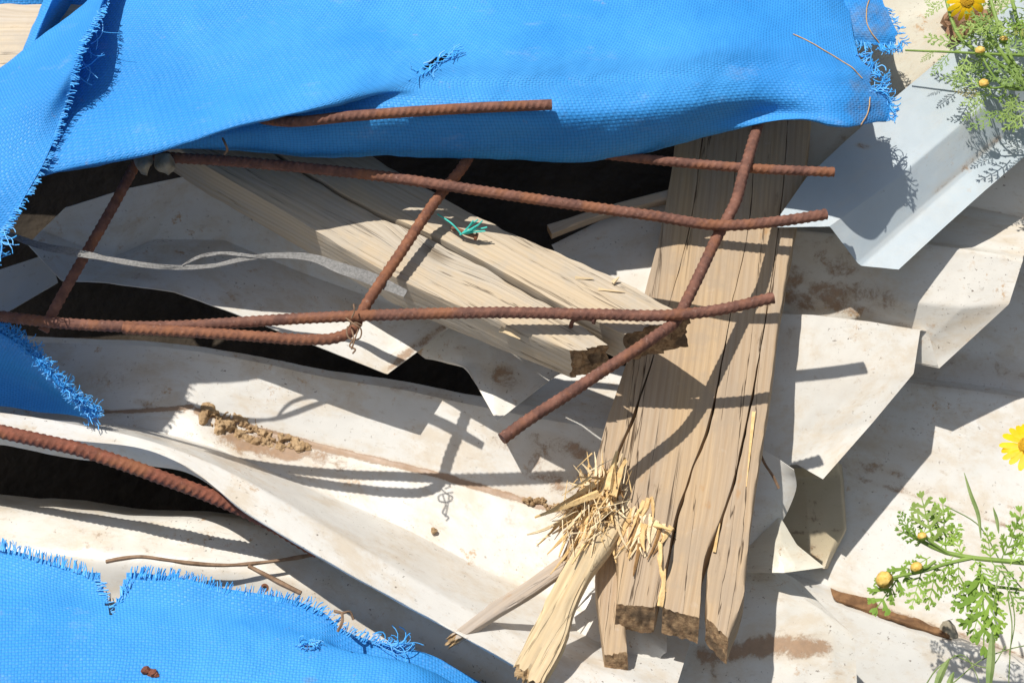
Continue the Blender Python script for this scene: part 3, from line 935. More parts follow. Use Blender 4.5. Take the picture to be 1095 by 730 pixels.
def fibre(x, y, h, ang, L, wd, th, curl, dh, mi):
    """a long torn fibre that stays along the grain and curls off at its end"""
    pts = []
    a = ang
    for k in range(7):
        pts.append((x, y, h))
        x += L / 6 * math.cos(a); y += L / 6 * math.sin(a); h += dh / 6 * (k / 3)
        a += curl / 6
    q = P(cr(pts, 9)); t = np.gradient(q, axis=0); t /= np.linalg.norm(t, axis=1, keepdims=True)
    s_ = np.cross(t, -FWD + RNG.normal(0, .35, 3)); s_ /= np.linalg.norm(s_, axis=1, keepdims=True); n_ = np.cross(s_, t)
    v, f = [], []
    for k in range(9):
        u = k / 8; w_ = wd * (1 - .75 * u ** 2) * (.8 + .4 * RNG.random()); h_ = th * (1 - .6 * u)
        v += [q[k] - s_[k] * w_ / 2, q[k] + s_[k] * w_ / 2 - n_[k] * h_ * .3, q[k] + s_[k] * w_ * .4 + n_[k] * h_, q[k] - s_[k] * w_ * .3 + n_[k] * h_ * .8]
    for k in range(8):
        for a_ in range(4):
            b_ = (a_ + 1) % 4
            f.append([4 * k + a_, 4 * k + b_, 4 * k + 4 + b_, 4 * k + 4 + a_])
    f += [[3, 2, 1, 0], [32, 33, 34, 35]]
    sb.add(v, f, mi)
for i in range(80):                                                 # fibres torn along the break, running down into the splinter board
    t = random.random()
    x = 664 - 34 * t + random.gauss(0, 5); y = 500 + 34 * t + random.gauss(0, 8)
    fibre(x, y, random.uniform(.0, .016), R(random.gauss(119, 11)), random.uniform(22, 85), random.uniform(.0015, .0065), random.uniform(.001, .003), random.gauss(0, .5), random.uniform(-.004, .014), random.choices((0, 1, 2), (.5, .4, .1))[0])
for i in range(40):                                                 # the lifted ends
    x = random.gauss(640, 12); y = random.gauss(536, 11)
    fibre(x, y, random.uniform(.008, .022), R(random.gauss(160, 45)), random.uniform(12, 42), random.uniform(.001, .005), random.uniform(.0008, .0025), random.gauss(0, .9), random.uniform(.0, .018), random.choices((0, 1, 2), (.5, .35, .15))[0])
for i in range(26):
    x = random.gauss(646, 9); y = random.gauss(524, 8)
    fibre(x, y, random.uniform(.006, .02), R(random.gauss(-95, 30)), random.uniform(10, 34), random.uniform(.001, .005), random.uniform(.0008, .002), random.gauss(0, .6), random.uniform(.0, .014), random.choices((0, 1), (.5, .5))[0])
for i in range(46):
    x = random.gauss(685, 11); y = random.gauss(556, 15) + (x - 684) * .5
    fibre(x, y, hp(y) + random.uniform(-.001, .003), R(random.gauss(108, 17)), random.uniform(8, 42), random.uniform(.0015, .0075), random.uniform(.0008, .0022), random.gauss(0, .4), random.uniform(-.002, .009), random.choices((0, 1, 2), (.4, .45, .15))[0])
timber('strip', [(634, 506, .012), (620, 545, .014), (604, 585, .01), (598, 600, .006)], [(656, 510, .012), (646, 550, .014), (632, 585, .01), (622, 602, .006)], (1, 10, -.012), [WOOD, ENDP], plank, seed=6, nw=10, endjag=.012)
for i in range(16):
    t = random.random()
    x = 656 - 30 * t + random.gauss(0, 8); y = 500 + 60 * t + random.gauss(0, 8)
    a = random.gauss(R(118), R(13)); L = random.uniform(30, 90); hh = random.uniform(.004, .02)
    v, f = shard((x, y, hh), (x + L * math.cos(a), y + L * math.sin(a), hh + random.uniform(-.002, .012)), random.uniform(.002, .007), random.uniform(.001, .003))
    sb.add(v, f, random.choices((0, 1), (.5, .5))[0])
for i in range(90):
    t = random.random()
    x = 648 - 30 * t + random.gauss(0, 13); y = 512 + 55 * t + random.gauss(0, 11)
    a = random.gauss(R(118), R(34)); L = random.uniform(14, 36); hh = random.uniform(.008, .034); sg = random.choice((-1, 1))
    v, f = shard((x, y, hh), (x + sg * L * math.cos(a), y + sg * L * math.sin(a), hh + random.uniform(-.004, .01)), random.uniform(.0008, .002), .0008)
    sb.add(v, f, random.choice((0, 1)))
sb.build('splinters', SPM, plank, smooth=False)['kind'] = 'stuff'
for (a, b, wd) in (((652, 524, .03), (657, 482, .04), .014), ((640, 528, .03), (572, 553, .045), .010), ((636, 518, .028), (590, 546, .04), .008),
                   ((646, 512, .02), (618, 508, .045), .004), ((655, 530, .028), (668, 490, .03), .010), ((632, 510, .045), (600, 530, .05), .004),
                   ((700, 560, .006), (718, 566, .02), .007), ((706, 648, .012), (714, 606, .01), .007), ((764, 590, .007), (769, 560, .006), .004),
                   ((806, 440, -.0025), (798, 520, .002), .0035)):
    v, f = shard(a, b, wd, wd * .4)
    MB().add(v, f).build('splinter', [SPM[0]], plank, smooth=False)

# --- beam of two boards lying across
beam = empty('split_beam', (690, 385, .06), 'short pale beam split along its length, lying slantwise under the rebars', 'beam')
BT = (-2, 28, -.045)
fe1 = [(120, 112, .02), (200, 165, .045), (305, 227, .06), (435, 303, .078), (500, 331, .088), (550, 352, .094), (612, 376, .10)]
fe2 = [(230, 120, .015), (331, 189, .045), (394, 226, .055), (461, 256, .07), (560, 310, .088), (600, 334, .093), (650, 367, .10)]
re1 = [(232, 116, .013), (333, 186, .043), (396, 222, .055), (464, 252, .071), (563, 305, .090), (604, 328, .096), (668, 357, .102)]
re2 = [(330, 120, .01), (430, 186, .04), (529, 240, .06), (629, 284, .08), (700, 318, .092), (736, 340, .10)]
timber('board', jit(fe1, .8, 21), jit(fe2, 1.2, 22), BT, [WOODB, ENDG], beam, seed=11, ns=110, nw=20, endjag=.003, gouge=.0006)
timber('board', jit(re1, 1.2, 23), jit(re2, .8, 24), (-1, 30, -.045), [WOODB, ENDG], beam, seed=12, ns=110, nw=20, endjag=.004, gouge=.0006)
nl = MB()
def nail(nl, pts, r, head):
    v, f = tube(P(cr(pts, 14)), r, 8); nl.add(v, f)
    p0 = P(pts[-1]); d = p0 - P(pts[-2]); d /= np.linalg.norm(d)
    v, f = tube([p0 - d * .001, p0 + d * .0015], head, 10); nl.add(v, f)
nail(nl, [(484, 244, .066), (490, 246, .078), (500, 250, .08), (509, 253, .08)], .0024, .0042)
nl.build('nail', [RUST], beam)
nl = MB(); nail(nl, [(610, 352, .09), (613, 343, .108), (622, 340, .112), (635, 342, .115)], .0022, .0045)
nl.build('nail', [RUST], beam)
# chips on beam
for (a, b, wd) in (((615, 297, .086), (635, 298, .088), .004), ((655, 302, .09), (662, 296, .094), .005), ((640, 309, .09), (668, 312, .094), .0035), ((535, 352, .098), (556, 362, .1), .006)):
    v, f = shard(a, b, wd, .002)
    MB().add(v, f).build('chip', [WOODF], beam, smooth=False)

# --- loose pieces
o = timber('splinter_board', [(645, 546, .012), (618, 581, .02), (593, 622, .026), (571, 668, .03), (548, 713, .035)],
       [(668, 560, .008), (651, 586, .014), (630, 614, .018), (613, 650, .022), (604, 682, .028), (580, 729, .035)], (2, 8, -.014), [WOODF, ENDP], None, seed=31, nw=14, endjag=.005, startjag=.02, gouge=.0025, rough=.0005)
tag(o, 'fresh yellow splintered board hanging down to the left of the plank foot', 'splinter')
o = timber('broken_stick', [(484, 675, -.0), (520, 648, .0), (560, 622, .004), (602, 592, .01)],
       [(490, 684, -.0), (530, 658, .0), (570, 634, .004), (608, 607, .01)], (1, 5, -.008), [WOODG, ENDP], None, seed=33, nw=8, endjag=.006, startjag=.012)
tag(o, 'thin grey broken stick slanting left from the splintered break', 'stick')
o = timber('plank', [(-220, 3, -.0), (-60, 4, .0), (100, 4, 0)], [(-220, 118, .01), (-60, 116, .01), (100, 112, .01)], (0, 20, -.03), [WOODP, ENDG], None, seed=35, nw=26)
tag(o, 'pale weathered plank showing in the top left corner beside the tarp', 'plank')
o = timber('board', [(585, 240, -.02), (640, 222, -.02), (722, 200, -.02)], [(590, 250, -.02), (645, 230, -.02), (725, 210, -.02)], (0, 6, -.02), [WOODG, ENDG], None, seed=36, nw=6)
tag(o, 'dark thin board edge in the shade under the big tarp', 'board')

# ------------------------------------------------------------------ rebars
RB = 'rusty rebars'
def rebar(label, pts, r, mat=RUST, seed=0, pitch=.007, smoothpath=True, ribh=.14, cutmat=None):
    pl = P(cr(pts, 60, smoothpath))
    L = np.linalg.norm(np.diff(pl, axis=0), axis=1).sum()
    n = int(L / 0.0011)
    s0 = np.concatenate([[0], np.cumsum(np.linalg.norm(np.diff(pl, axis=0), axis=1))])
    t = np.linspace(0, s0[-1], n)
    pp = np.stack([np.interp(t, s0, pl[:, k]) for k in range(3)], 1)
    for _ in range(8):
        pp[1:-1] = .25 * pp[:-2] + .5 * pp[1:-1] + .25 * pp[2:]
    ph = seed * 1.3

    def ribs(s, th):
        th2 = th + ph
        half = np.floor(((th2) % (2 * math.pi)) / math.pi)
        loc = (th2 % math.pi) / math.pi
        u = (s / pitch + loc * 1.3 + half * 0.5) % 1.0
        bumpv = np.clip(1.25 - np.abs(u - .5) / .22, 0, 1)
        bumpv = bumpv * bumpv * (3 - 2 * bumpv) * np.sin(loc * math.pi) ** 0.6
        lon = np.clip(1 - np.minimum(loc, 1 - loc) / .07, 0, 1)
        wear = 1 + .25 * vnoise(np.stack([s * 60 + th * 0, th + s * 0, th * 0 + s * 0 + seed], -1), 1, seed)
        rough = .02 * vnoise(np.stack([s * 700 + th * 0, th * 4 + s * 0, s * 0 + th * 0 + seed], -1), 1, seed + 3)
        return 0.92 + rough + ribh * wear * np.maximum(bumpv, .8 * lon)
    v, f = tube(pp, r * .93, 22, ribs)
    mi = [0] * len(f)
    mats = [mat, cutmat or mat]
    mi[-1] = 1
    o = mesh('rebar', v, f, mats, None, matidx=mi, angle=60)
    return tag(o, label, 'rebar', RB)

rebar('rusty rebar stub lying across the front of the big blue tarp', [(255, 122, .115), (280, 127, .15), (305, 130, .178), (380, 124, .187), (480, 117, .190), (590, 112, .188)], .0062, RUST, 1)
rebar('long rusty rebar running just under the tarp hem, kinked slightly upward over the plank', [(140, 162, .085), (170, 167, .09), (240, 172, .10), (330, 180, .11), (420, 190, .112), (480, 199, .114), (600, 217, .116), (700, 231, .118), (770, 241, .12), (830, 237, .122), (884, 229, .124)], .0063, RUST, 2)
rebar('short rusty rebar end poking right from under the tarp over the shaded plank top', [(600, 160, .09), (680, 169, .095), (740, 175, .097), (820, 181, .099), (892, 184, .10)], .0058, RUST, 3)
rebar('bent rusty rebar crossing the tall plank, then kinking down left to a free cut end', [(818, 105, .09), (808, 142, .10), (799, 172, .107), (793, 192, .108), (787, 215, .108), (778, 233, .108), (768, 251, .108), (752, 285, .108), (735, 320, .108), (724, 341, .11), (700, 360, .125), (650, 393, .135), (600, 426, .145), (560, 452, .15), (537, 469, .152)], .0066, RUST, 4, ribh=.12)
rebar('longest rusty rebar crossing the whole heap and ending on the plank', [(-160, 322, .05), (-60, 330, .055), (0, 338, .06), (60, 345, .07), (130, 349, .08), (180, 349, .085), (250, 345, .092), (330, 340, .10), (400, 337, .108), (470, 335, .114), (530, 334, .117), (640, 336, .119), (715, 337, .121), (770, 331, .124), (827, 318, .126)], .0064, RUST, 5)
rebar('hooked orange-rusty rebar bent sharply back to the left, with tie wire at its hook', [(505, 160, .085), (494, 180, .10), (478, 199, .1), (455, 230, .099), (430, 268, .099), (405, 305, .098), (390, 328, .097), (383, 342, .097), (376, 354, .097), (360, 361, .097), (330, 363, .096), (280, 360, .095), (220, 356, .094), (170, 353, .093), (132, 351, .092)], .0063, RUSTO, 6)
rebar('rusty rebar with a shiny cut end, standing at the left above the longest rebar', [(160, 150, .08), (145, 176, .085), (130, 204, .085), (110, 240, .083), (88, 278, .08), (65, 318, .064), (46, 354, .055)], .0062, RUST, 7, cutmat=CUT)
rebar('thick dark rusty rebar lying in the fold at the lower left', [(-160, 415, .0), (-60, 443, .0), (0, 461, .002), (40, 470, .002), (80, 479, .0), (130, 495, -.004), (180, 513, -.014), (230, 532, -.03), (290, 560, -.05), (340, 590, -.07)], .0082, RUSTD, 8, pitch=.0075, ribh=.14)

# tie wire and loose wires
def wire(name, pls, r, mat, label, cat, group=None, sides=6):
    mb = MB()
    for pl in pls:
        q = P(cr(pl, max(24, 6 * len(pl))))
        rr = r * (1 + .25 * vnoise(q, 60, 3))
        v, f = tube(q, rr, sides); mb.add(v, f)
    return tag(mb.build(name, [mat]), label, cat, group)

wire('tie_wire', [[(370, 340, .115), (378, 346, .118), (386, 352, .115), (384, 362, .11), (374, 362, .11), (371, 352, .114), (380, 345, .118), (387, 348, .113)],
                  [(376, 352, .112), (378, 362, .116), (374, 370, .118), (380, 374, .12), (377, 378, .12)],
                  [(376, 340, .118), (379, 332, .124), (378, 325, .126)], [(383, 352, .113), (379, 364, .118), (376, 373, .12)]], .0009, TWIG,
     'twisted tie wire knotted round the hook of the hooked rebar', 'wire')
wire('wire_loop', [[(238, 148, .165), (241, 154, .17), (243, 160, .165), (240, 165, .15)]], .0013, TWIG, 'short wire loop hanging from the tarp fold above the long rebar', 'wire')
wire('twig', [[(114, 600, -.075), (130, 597, -.07), (150, 595, -.068), (175, 598, -.07), (205, 602, -.075), (240, 604, -.08), (290, 600, -.085), (340, 592, -.09)]], .0022, TWIG, 'thin dark twig lying on the rust-speckled sheet above the lower tarp', 'twig', 'dry twigs')
wire('twig', [[(266, 605, -.065), (285, 615, -.06), (300, 623, -.06), (322, 634, -.06)]], .0026, TWIG, 'short brown twig ending at the frayed edge of the lower tarp', 'twig', 'dry twigs')
wire('wire_hook', [[(358, 653, -.03), (366, 655, -.02), (374, 654, -.025), (378, 662, -.03)], [(366, 655, -.02), (366, 664, -.018), (361, 675, -.02)]], .0016, TWIG, 'small rusty wire hook poking through the lower tarp', 'wire')
wire('twig', [[(812, 482, -.04), (818, 496, -.05), (826, 508, -.055), (833, 522, -.06)]], .0016, TWIG, 'short reddish twig beside the right edge of the plank foot', 'twig', 'dry twigs')
wire('teal_thread', [[(494, 250, .082), (500, 244, .09), (506, 236, .1)], [(494, 250, .082), (505, 246, .09), (516, 236, .1)], [(495, 250, .082), (508, 246, .088), (521, 243, .095)],
                     [(493, 250, .08), (484, 240, .085), (468, 229, .08)], [(496, 250, .08), (509, 248, .09), (519, 247, .09)], [(495, 249, .08), (503, 241, .093), (511, 235, .1)], [(492, 251, .08), (500, 247, .09), (512, 240, .098)]],
     .0009, TEALM, 'teal plastic fibres caught on the bent nail of the beam', 'fibre')

# grey strap
def ribbon(pl, wd, tw, n=70, th=.0007):
    q = P(cr(pl, n))
    t = np.gradient(q, axis=0); t /= np.linalg.norm(t, axis=1, keepdims=True)
    s0 = np.cross(t, -FWD); s0 /= np.linalg.norm(s0, axis=1, keepdims=True)
    n0 = np.cross(s0, t)
    ang = np.interp(np.linspace(0, 1, n), np.linspace(0, 1, len(tw)), tw)
    s = s0 * np.cos(ang)[:, None] + n0 * np.sin(ang)[:, None]
    nn = np.cross(t, s)
    wv = np.interp(np.linspace(0, 1, n), np.linspace(0, 1, len(wd)), wd)
    cols = []
    k = 7
    for j in np.linspace(-.5, .5, k):
        cols.append(q + s * (wv * j)[:, None] + nn * (.0006 * vnoise(np.stack([q[:, 0] * 200, np.full(n, j * 9), q[:, 2] * 0], -1), 1, 4))[:, None])
    top = np.stack(cols, 1); bot = top - nn[:, None] * th
    v = np.concatenate([top.reshape(-1, 3), bot.reshape(-1, 3)])
    ii = np.arange(n * k).reshape(n, k); N = n * k
    f = np.stack([ii[:-1, :-1], ii[:-1, 1:], ii[1:, 1:], ii[1:, :-1]], -1).reshape(-1, 4)
    F = f.tolist() + (f[:, ::-1] + N).tolist()
    for i in range(n - 1):
        F.append([ii[i + 1, 0], ii[i + 1, 0] + N, ii[i, 0] + N, ii[i, 0]]); F.append([ii[i, -1], ii[i, -1] + N, ii[i + 1, -1] + N, ii[i + 1, -1]])
    F.append([*ii[0], *(ii[0][::-1] + N)]); F.append([*ii[-1][::-1], *(ii[-1] + N)])
    return v, F
sb = MB()
sb.add(*ribbon([(-30, 235, .09), (8, 250, .1), (40, 262, .1), (80, 270, .102), (120, 278, .1), (160, 284, .095), (200, 286, .09), (230, 284, .085), (260, 277, .085), (300, 273, .085), (335, 276, .085), (362, 286, .09), (395, 297, .095), (434, 314, .1)], [.004, .005, .008, .009, .008, .006, .005, .005, .005, .006, .008, .012, .013, .008], [.2, .3, .5, .3, .9, .4, -.3, .6, .3, .2, .2, .1, .0, .1], 120))
sb.add(*ribbon([(195, 284, .092), (210, 276, .09), (235, 271, .088), (262, 273, .087), (285, 276, .086)], [.002, .004, .004, .004, .002], [.4, .2, .6, .3, .2], 40))
tag(sb.build('strap', [STRAPM]), 'torn twisted grey strap strung across the left rebar to the beam', 'strap')

# ------------------------------------------------------------------ tarps
def fringe(edge, dirpx, n, ln, spread=.5, r=.0005, curl=.5, lift=.01, mb=None, jx=1.5, mi=0, seed=1):
    """loose warp threads standing off a torn edge"""
    rr = np.random.default_rng(seed)
    mb = mb or MB()
    e = cr(edge, 400)
    for i in range(n):
        b = e[int(rr.integers(0, 400))].copy()
        b[:2] += rr.normal(0, jx, 2)
        d = np.array(dirpx(b[0], b[1]) if callable(dirpx) else dirpx, float)
        a0 = math.atan2(d[1], d[0]) + rr.normal(0, spread)
        L = rr.uniform(*ln)
        pts = [b - np.array([math.cos(a0) * 3, math.sin(a0) * 3, 0])]
        a = a0; c = rr.normal(0, curl); p = b.copy(); hz = rr.normal(lift, lift * .8 + .001)
        for k in range(5):
            pts.append(p.copy())
            p = p + np.array([math.cos(a) * L / 5, math.sin(a) * L / 5, hz / 5])
            a += c / 2 + rr.normal(0, curl * .5)
        v, f = tube(P(cr(np.array(pts), 8)), r * rr.uniform(.7, 1.4), 4)
        mb.add(v, f, mi if rr.random() < .7 else 1)
    return mb

zero = lambda x, y: np.zeros_like(x)
tarp = empty('blue_tarp', (500, 170, 0.1), 'largest blue tarp, draped over the top, with a torn left flap and frayed corner', 'tarp', 'torn blue tarps')
rows = [
    [(215, -260, -.04), (300, -270, -.04), (500, -280, -.04), (750, -280, -.05), (930, -250, -.07)],
    [(165, -80, .09), (230, -90, .10), (300, -80, .11), (550, -90, .10), (750, -90, .07), (912, -80, .03)],
    [(104, 20, .13), (180, 20, .14), (300, 15, .145), (550, 10, .145), (750, 5, .12), (890, 0, .06), (908, 5, .045)],
    [(40, 92, 0.15), (120, 90, 0.16), (250, 72, 0.172), (400, 62, 0.18), (550, 60, 0.177), (700, 55, 0.16), (840, 45, 0.1377), (880, 52, 0.1309), (918, 60, 0.112)],
    [(-50, 202, 0.165), (45, 190, 0.172), (100, 179, 0.178), (160, 166, 0.184), (250, 137, 0.196), (330, 119, 0.198), (390, 104, 0.19), (450, 94, 0.184), (550, 92, 0.18), (700, 86, 0.163), (830, 76, 0.1402), (890, 80, 0.1455), (936, 80, 0.115)],
    [(-50, 188, 0.12), (45, 178, 0.125), (100, 168, 0.13), (160, 152, 0.14), (250, 122, 0.15), (330, 108, 0.163), (390, 103, 0.175), (450, 105, 0.183), (550, 105, 0.18), (700, 100, 0.163), (825, 90, 0.1399), (890, 92, 0.1455), (944, 92, 0.112)],
    [(-50, 192, 0.11), (45, 183, 0.115), (100, 173, 0.12), (160, 158, 0.13), (250, 137, 0.145), (330, 126, 0.158), (390, 119, 0.172), (450, 120, 0.181), (550, 122, 0.178), (700, 115, 0.161), (820, 103, 0.1356), (890, 105, 0.1455), (950, 104, 0.11)],
    [(-50, 195, 0.1), (45, 186, 0.105), (100, 176, 0.11), (160, 161, 0.118), (250, 148, 0.135), (330, 146, 0.142), (390, 143, 0.15), (450, 145, 0.152), (550, 148, 0.148), (700, 138, 0.138), (810, 120, 0.1151), (890, 120, 0.1435), (952, 116, 0.108)],
    [(-50, 196, 0.08), (45, 187, 0.085), (100, 177, 0.09), (160, 162, 0.098), (245, 160, 0.105), (310, 164, 0.108), (380, 167, 0.108), (500, 173, 0.1), (620, 171, 0.096), (700, 161, 0.095), (760, 147, 0.095), (860, 129, 0.1318), (900, 136, 0.14), (948, 131, 0.105)],
    [(-50, 190, 0.04), (45, 182, 0.045), (100, 172, 0.05), (160, 158, 0.06), (245, 158, 0.07), (310, 161, 0.07), (380, 164, 0.07), (500, 169, 0.06), (620, 167, 0.055), (700, 158, 0.055), (760, 144, 0.055), (860, 126, 0.1018), (900, 132, 0.115), (945, 128, 0.095)],
    [(-50, 150, 0), (45, 142, 0), (160, 120, 0.01), (310, 120, 0.02), (500, 126, 0.02), (700, 118, 0.02), (860, 96, 0.05182), (940, 100, 0.07)],
]
G = loft(rows, 300, 190, True, True, 1)
def tear(x, y):
    c, s = math.cos(R(-32)), math.sin(R(-32))
    a = ((x - 468) * c + (y - 66) * s); b = (-(x - 468) * s + (y - 66) * c)
    return (np.abs(a) < 17) & (np.abs(b) < 4.5 * (1 - np.abs(a) / 22))
def keep_main(x, y):
    rg = ragged(x, y, .09, 4) * 7
    k = ~tear(x, y)
    k &= ~((np.hypot((x - 941) / 10, (y - 78) / 14) < 1 + rg * .05))
    return k
solid('cover_sheet', G, .0007, TARP, tarp, keep=keep_main, dents=.0045, dscale=9, fine=.0005, seed=71,
      dirt=blobs([(930, 105, 34, 46, .55, 0), (470, 66, 28, 12, .25, -30), (330, 60, 30, 16, .22, -40), (880, 40, 40, 30, .2, 0), (600, 150, 260, 14, .25, 0)]))
MAINV = (LAST['V'], LAST['G'])
# flap at the left
flap_edge = [(134, -52, .120), (113, -8, .146), (106, 18, .192), (89, 46, .218), (80, 78, .208), (71, 112, .19), (60, 145, .188), (47, 175, .192), (30, 205, .192), (12, 236, .188), (-8, 262, .175), (-60, 330, .12)]
G = loft([
    [(152, -80, .05), (97, 6, .07), (48, 42, .09), (0, 80, .08), (-60, 124, .05), (-200, 210, .0)],
    [(146, -78, .105), (93, 1, .145), (44, 37, .155), (0, 73, .155), (-60, 116, .14), (-200, 200, .08)],
    [(142, -70, .115), (97, 10, .168), (52, 58, .182), (14, 108, .185), (-45, 165, .18), (-190, 240, .12)],
    [(138, -60, .119), (103, 14, .186), (72, 72, .206), (42, 130, .192), (-10, 210, .19), (-150, 300, .13)],
    flap_edge], 150, 70, True, True, 1)
solid('torn_flap', G, .0007, TARP, tarp, dents=.002, dscale=12, fine=.0004, seed=75, dirt=zero)
# rolled hem at the upper left
G = loft([
    [(62, -70, .02), (50, -4, .02), (37, 28, .02), (22, 72, .02)],
    [(60, -70, .06), (47, -4, .06), (34, 28, .06), (18, 72, .06)],
    [(70, -70, .085), (56, -4, .085), (42, 30, .085), (26, 76, .08)],
    [(84, -70, .07), (67, -4, .068), (50, 30, .065), (34, 76, .06)],
    [(95, -70, .0), (80, -4, .0), (60, 34, .0), (42, 80, .0)],
    [(180, -70, -.0), (140, -4, -.0), (110, 34, .0), (80, 80, .0)]], 60, 50, True, True, 1)
solid('rolled_hem', G, .0007, TARP, tarp, dents=.002, fine=.0004, seed=77, dirt=zero)
G = loft([[(-220, -160, -.06), (80, -160, -.06)], [(-220, -40, -.03), (80, -40, -.03)], [(-220, 14, -.06), (80, 14, -.06)]], 40, 30)
solid('far_edge', G, .0007, TARP, tarp, dents=.004, seed=79, dirt=zero)
# torn strip at the right
G = loft([
    [(880, -40, .03), (912, -30, .03), (940, -20, .025)],
    [(888, 10, .05), (918, 8, .05), (948, 14, .04)],
    [(900, 36, .055), (930, 34, .055), (962, 40, .04)],
    [(912, 48, .05), (940, 50, .048), (969, 50, .036)]], 50, 50, True, True, 0)
solid('torn_strip', G, .0007, TARP, tarp, dents=.004, dscale=25, seed=81, keep=lambda x, y: (y < 47 + 5 * ragged(x, y, .2, 3)) & (x < 962 + 6 * ragged(x, y, .2, 8)), dirt=blobs([(930, 22, 34, 30, .6, 0)]))
STRIPV = (LAST['V'], LAST['G'])
fr = MB()
fringe(flap_edge[1:-1], lambda x, y: (1, .12), 300, (3, 9), .22, .0005, .2, .001, fr, .8, seed=3)
fringe([(108, 10, .187), (90, 45, .19), (80, 75, .188)], (1, .9), 9, (22, 50), .5, .0004, .5, .004, fr, 2, seed=4)
fringe([(445, 78, .186), (468, 66, .186), (492, 52, .186)], (-.8, .6), 34, (5, 16), .45, .0005, .5, .002, fr, 3, seed=5)
fringe([(918, 60, .114), (936, 80, .117), (944, 92, .114), (932, 98, .12)], (.8, -.3), 70, (5, 18), .6, .00055, .6, .002, fr, 3, seed=6)
fringe([(948, 100, .112), (953, 116, .108), (950, 130, .105)], (.9, .6), 36, (4, 16), .6, .00055, .6, .001, fr, 2, seed=7)
fringe([(905, 46, .055), (925, 48, .052), (945, 50, .048), (966, 50, .038)], (.3, 1), 80, (4, 12), .4, .0005, .4, .001, fr, 1.5, seed=8)
fringe([(948, 10, .04), (960, 30, .04), (968, 48, .038)], (1, .1), 30, (3, 9), .4, .0005, .4, .001, fr, 1.5, seed=9)
fringe([(5, 245, .185), (-8, 262, .175), (-20, 280, .16)], (.9, .5), 60, (10, 34), .8, .0005, .9, .002, fr, 3, seed=10)
fr.build('frayed_threads', [TTHR, TTHRD], tarp)['kind'] = 'stuff'
st = MB()
for pl, (SV, SGr) in (([(848, 36, .119), (868, 46, .112), (890, 58, .1), (908, 70, .092), (922, 84, .08)], MAINV), ([(930, 104, .076), (928, 120, .075), (921, 134, .077)], MAINV), ([(931, -5, .053), (926, 12, .055), (931, 34, .058), (940, 46, .054)], STRIPV)):
    q = cr(pl, 60)
    w3 = []
    for x_, y_, h_ in q:
        dd = np.hypot(SGr[..., 0] - x_, SGr[..., 1] - y_) - SGr[..., 2] * 60
        k_ = np.unravel_index(np.argmin(dd), dd.shape)
        w3.append(P((x_, y_, SGr[k_][2])) + (SV[k_] - P(SGr[k_])) - FWD * .0012)
    w3 = np.array(w3)
    for _ in range(3): w3[1:-1] = .25 * w3[:-2] + .5 * w3[1:-1] + .25 * w3[2:]
    v, f = tube(w3, .0006, 6)
    MB().add(v, f).build('stitching', [STITCH], tarp)

# lower left tarp
ltarp = empty('blue_tarp', (200, 725, -.08), 'torn blue tarp across the bottom left corner, its ragged upper edge notched', 'tarp', 'torn blue tarps')
ledge = [(-220, 560, -.085), (-80, 575, -.08), (0, 584, -.075), (45, 597, -.07), (88, 610, -.07), (150, 612, -.068), (190, 617, -.065), (240, 629, -.065), (290, 637, -.065), (320, 643, -.065), (347, 655, -.065), (366, 672, -.07), (400, 685, -.075), (430, 692, -.08), (465, 702, -.085), (500, 722, -.09), (560, 752, -.1)]
G = loft([ledge,
    [(x, y + 22, h + .004) for x, y, h in ledge],
    [(-220, 660, -.05), (0, 660, -.05), (200, 670, -.048), (350, 690, -.05), (450, 715, -.06), (560, 780, -.09)],
    [(-220, 760, -.02), (0, 755, -.02), (200, 755, -.02), (350, 765, -.025), (470, 775, -.04), (560, 810, -.08)],
    [(-220, 930, .0), (200, 930, .0), (470, 930, -.03), (560, 930, -.08)]], 240, 90, True, True, 0)
def keep_low(x, y):
    nb = 5 * ragged(x, y, .15, 6)
    notch = (np.abs(x - 119) < 13 - (y - 618) * .32 + nb * .6) & (y < 656 + nb * .5)
    hole = np.hypot((x - 331) / 9, (y - 690) / 3) < 1 + nb * .1
    return ~notch
solid('cover_sheet', G, .0007, TARP, ltarp, keep=keep_low, dents=.003, dscale=10, fine=.0005, seed=83,
      dirt=blobs([(331, 689, 14, 4, .75, -15), (330, 725, 14, 6, .6, 0), (170, 722, 20, 6, .4, 0)]))
fr = MB()
fringe([(-20, 582, -.073), (0, 585, -.072), (45, 598, -.068), (88, 611, -.068), (104, 618, -.066)], (.15, -1), 120, (5, 14), .13, .00055, .14, .001, fr, .7, seed=11)
fringe([(104, 620, -.066), (110, 640, -.064), (117, 654, -.062)], (1, -.25), 26, (5, 13), .25, .00055, .25, .001, fr, 1, seed=12)
fringe([(121, 652, -.062), (130, 640, -.064), (140, 622, -.066)], (.2, -1), 22, (5, 16), .3, .00055, .25, .001, fr, 1.5, seed=13)
fringe([(140, 613, -.066), (190, 618, -.063), (240, 630, -.063), (290, 638, -.063), (320, 644, -.063)], (.3, -1), 150, (5, 13), .13, .00055, .14, .001, fr, .7, seed=14)
fringe([(315, 643, -.063), (347, 656, -.063), (366, 673, -.068), (400, 686, -.073), (440, 696, -.08)], (.6, -.8), 110, (6, 15), .25, .00055, .25, .001, fr, 1, seed=15)
fringe([(400, 684, -.07), (430, 690, -.07)], (1, .1), 16, (20, 50), .5, .0005, .9, .003, fr, 3, seed=16)
fringe([(322, 690, -.046), (340, 688, -.046)], (.9, -.3), 26, (5, 12), .8, .0005, .6, .003, fr, 3, seed=17)
fr.build('frayed_threads', [TTHR, TTHRD], ltarp)['kind'] = 'stuff'

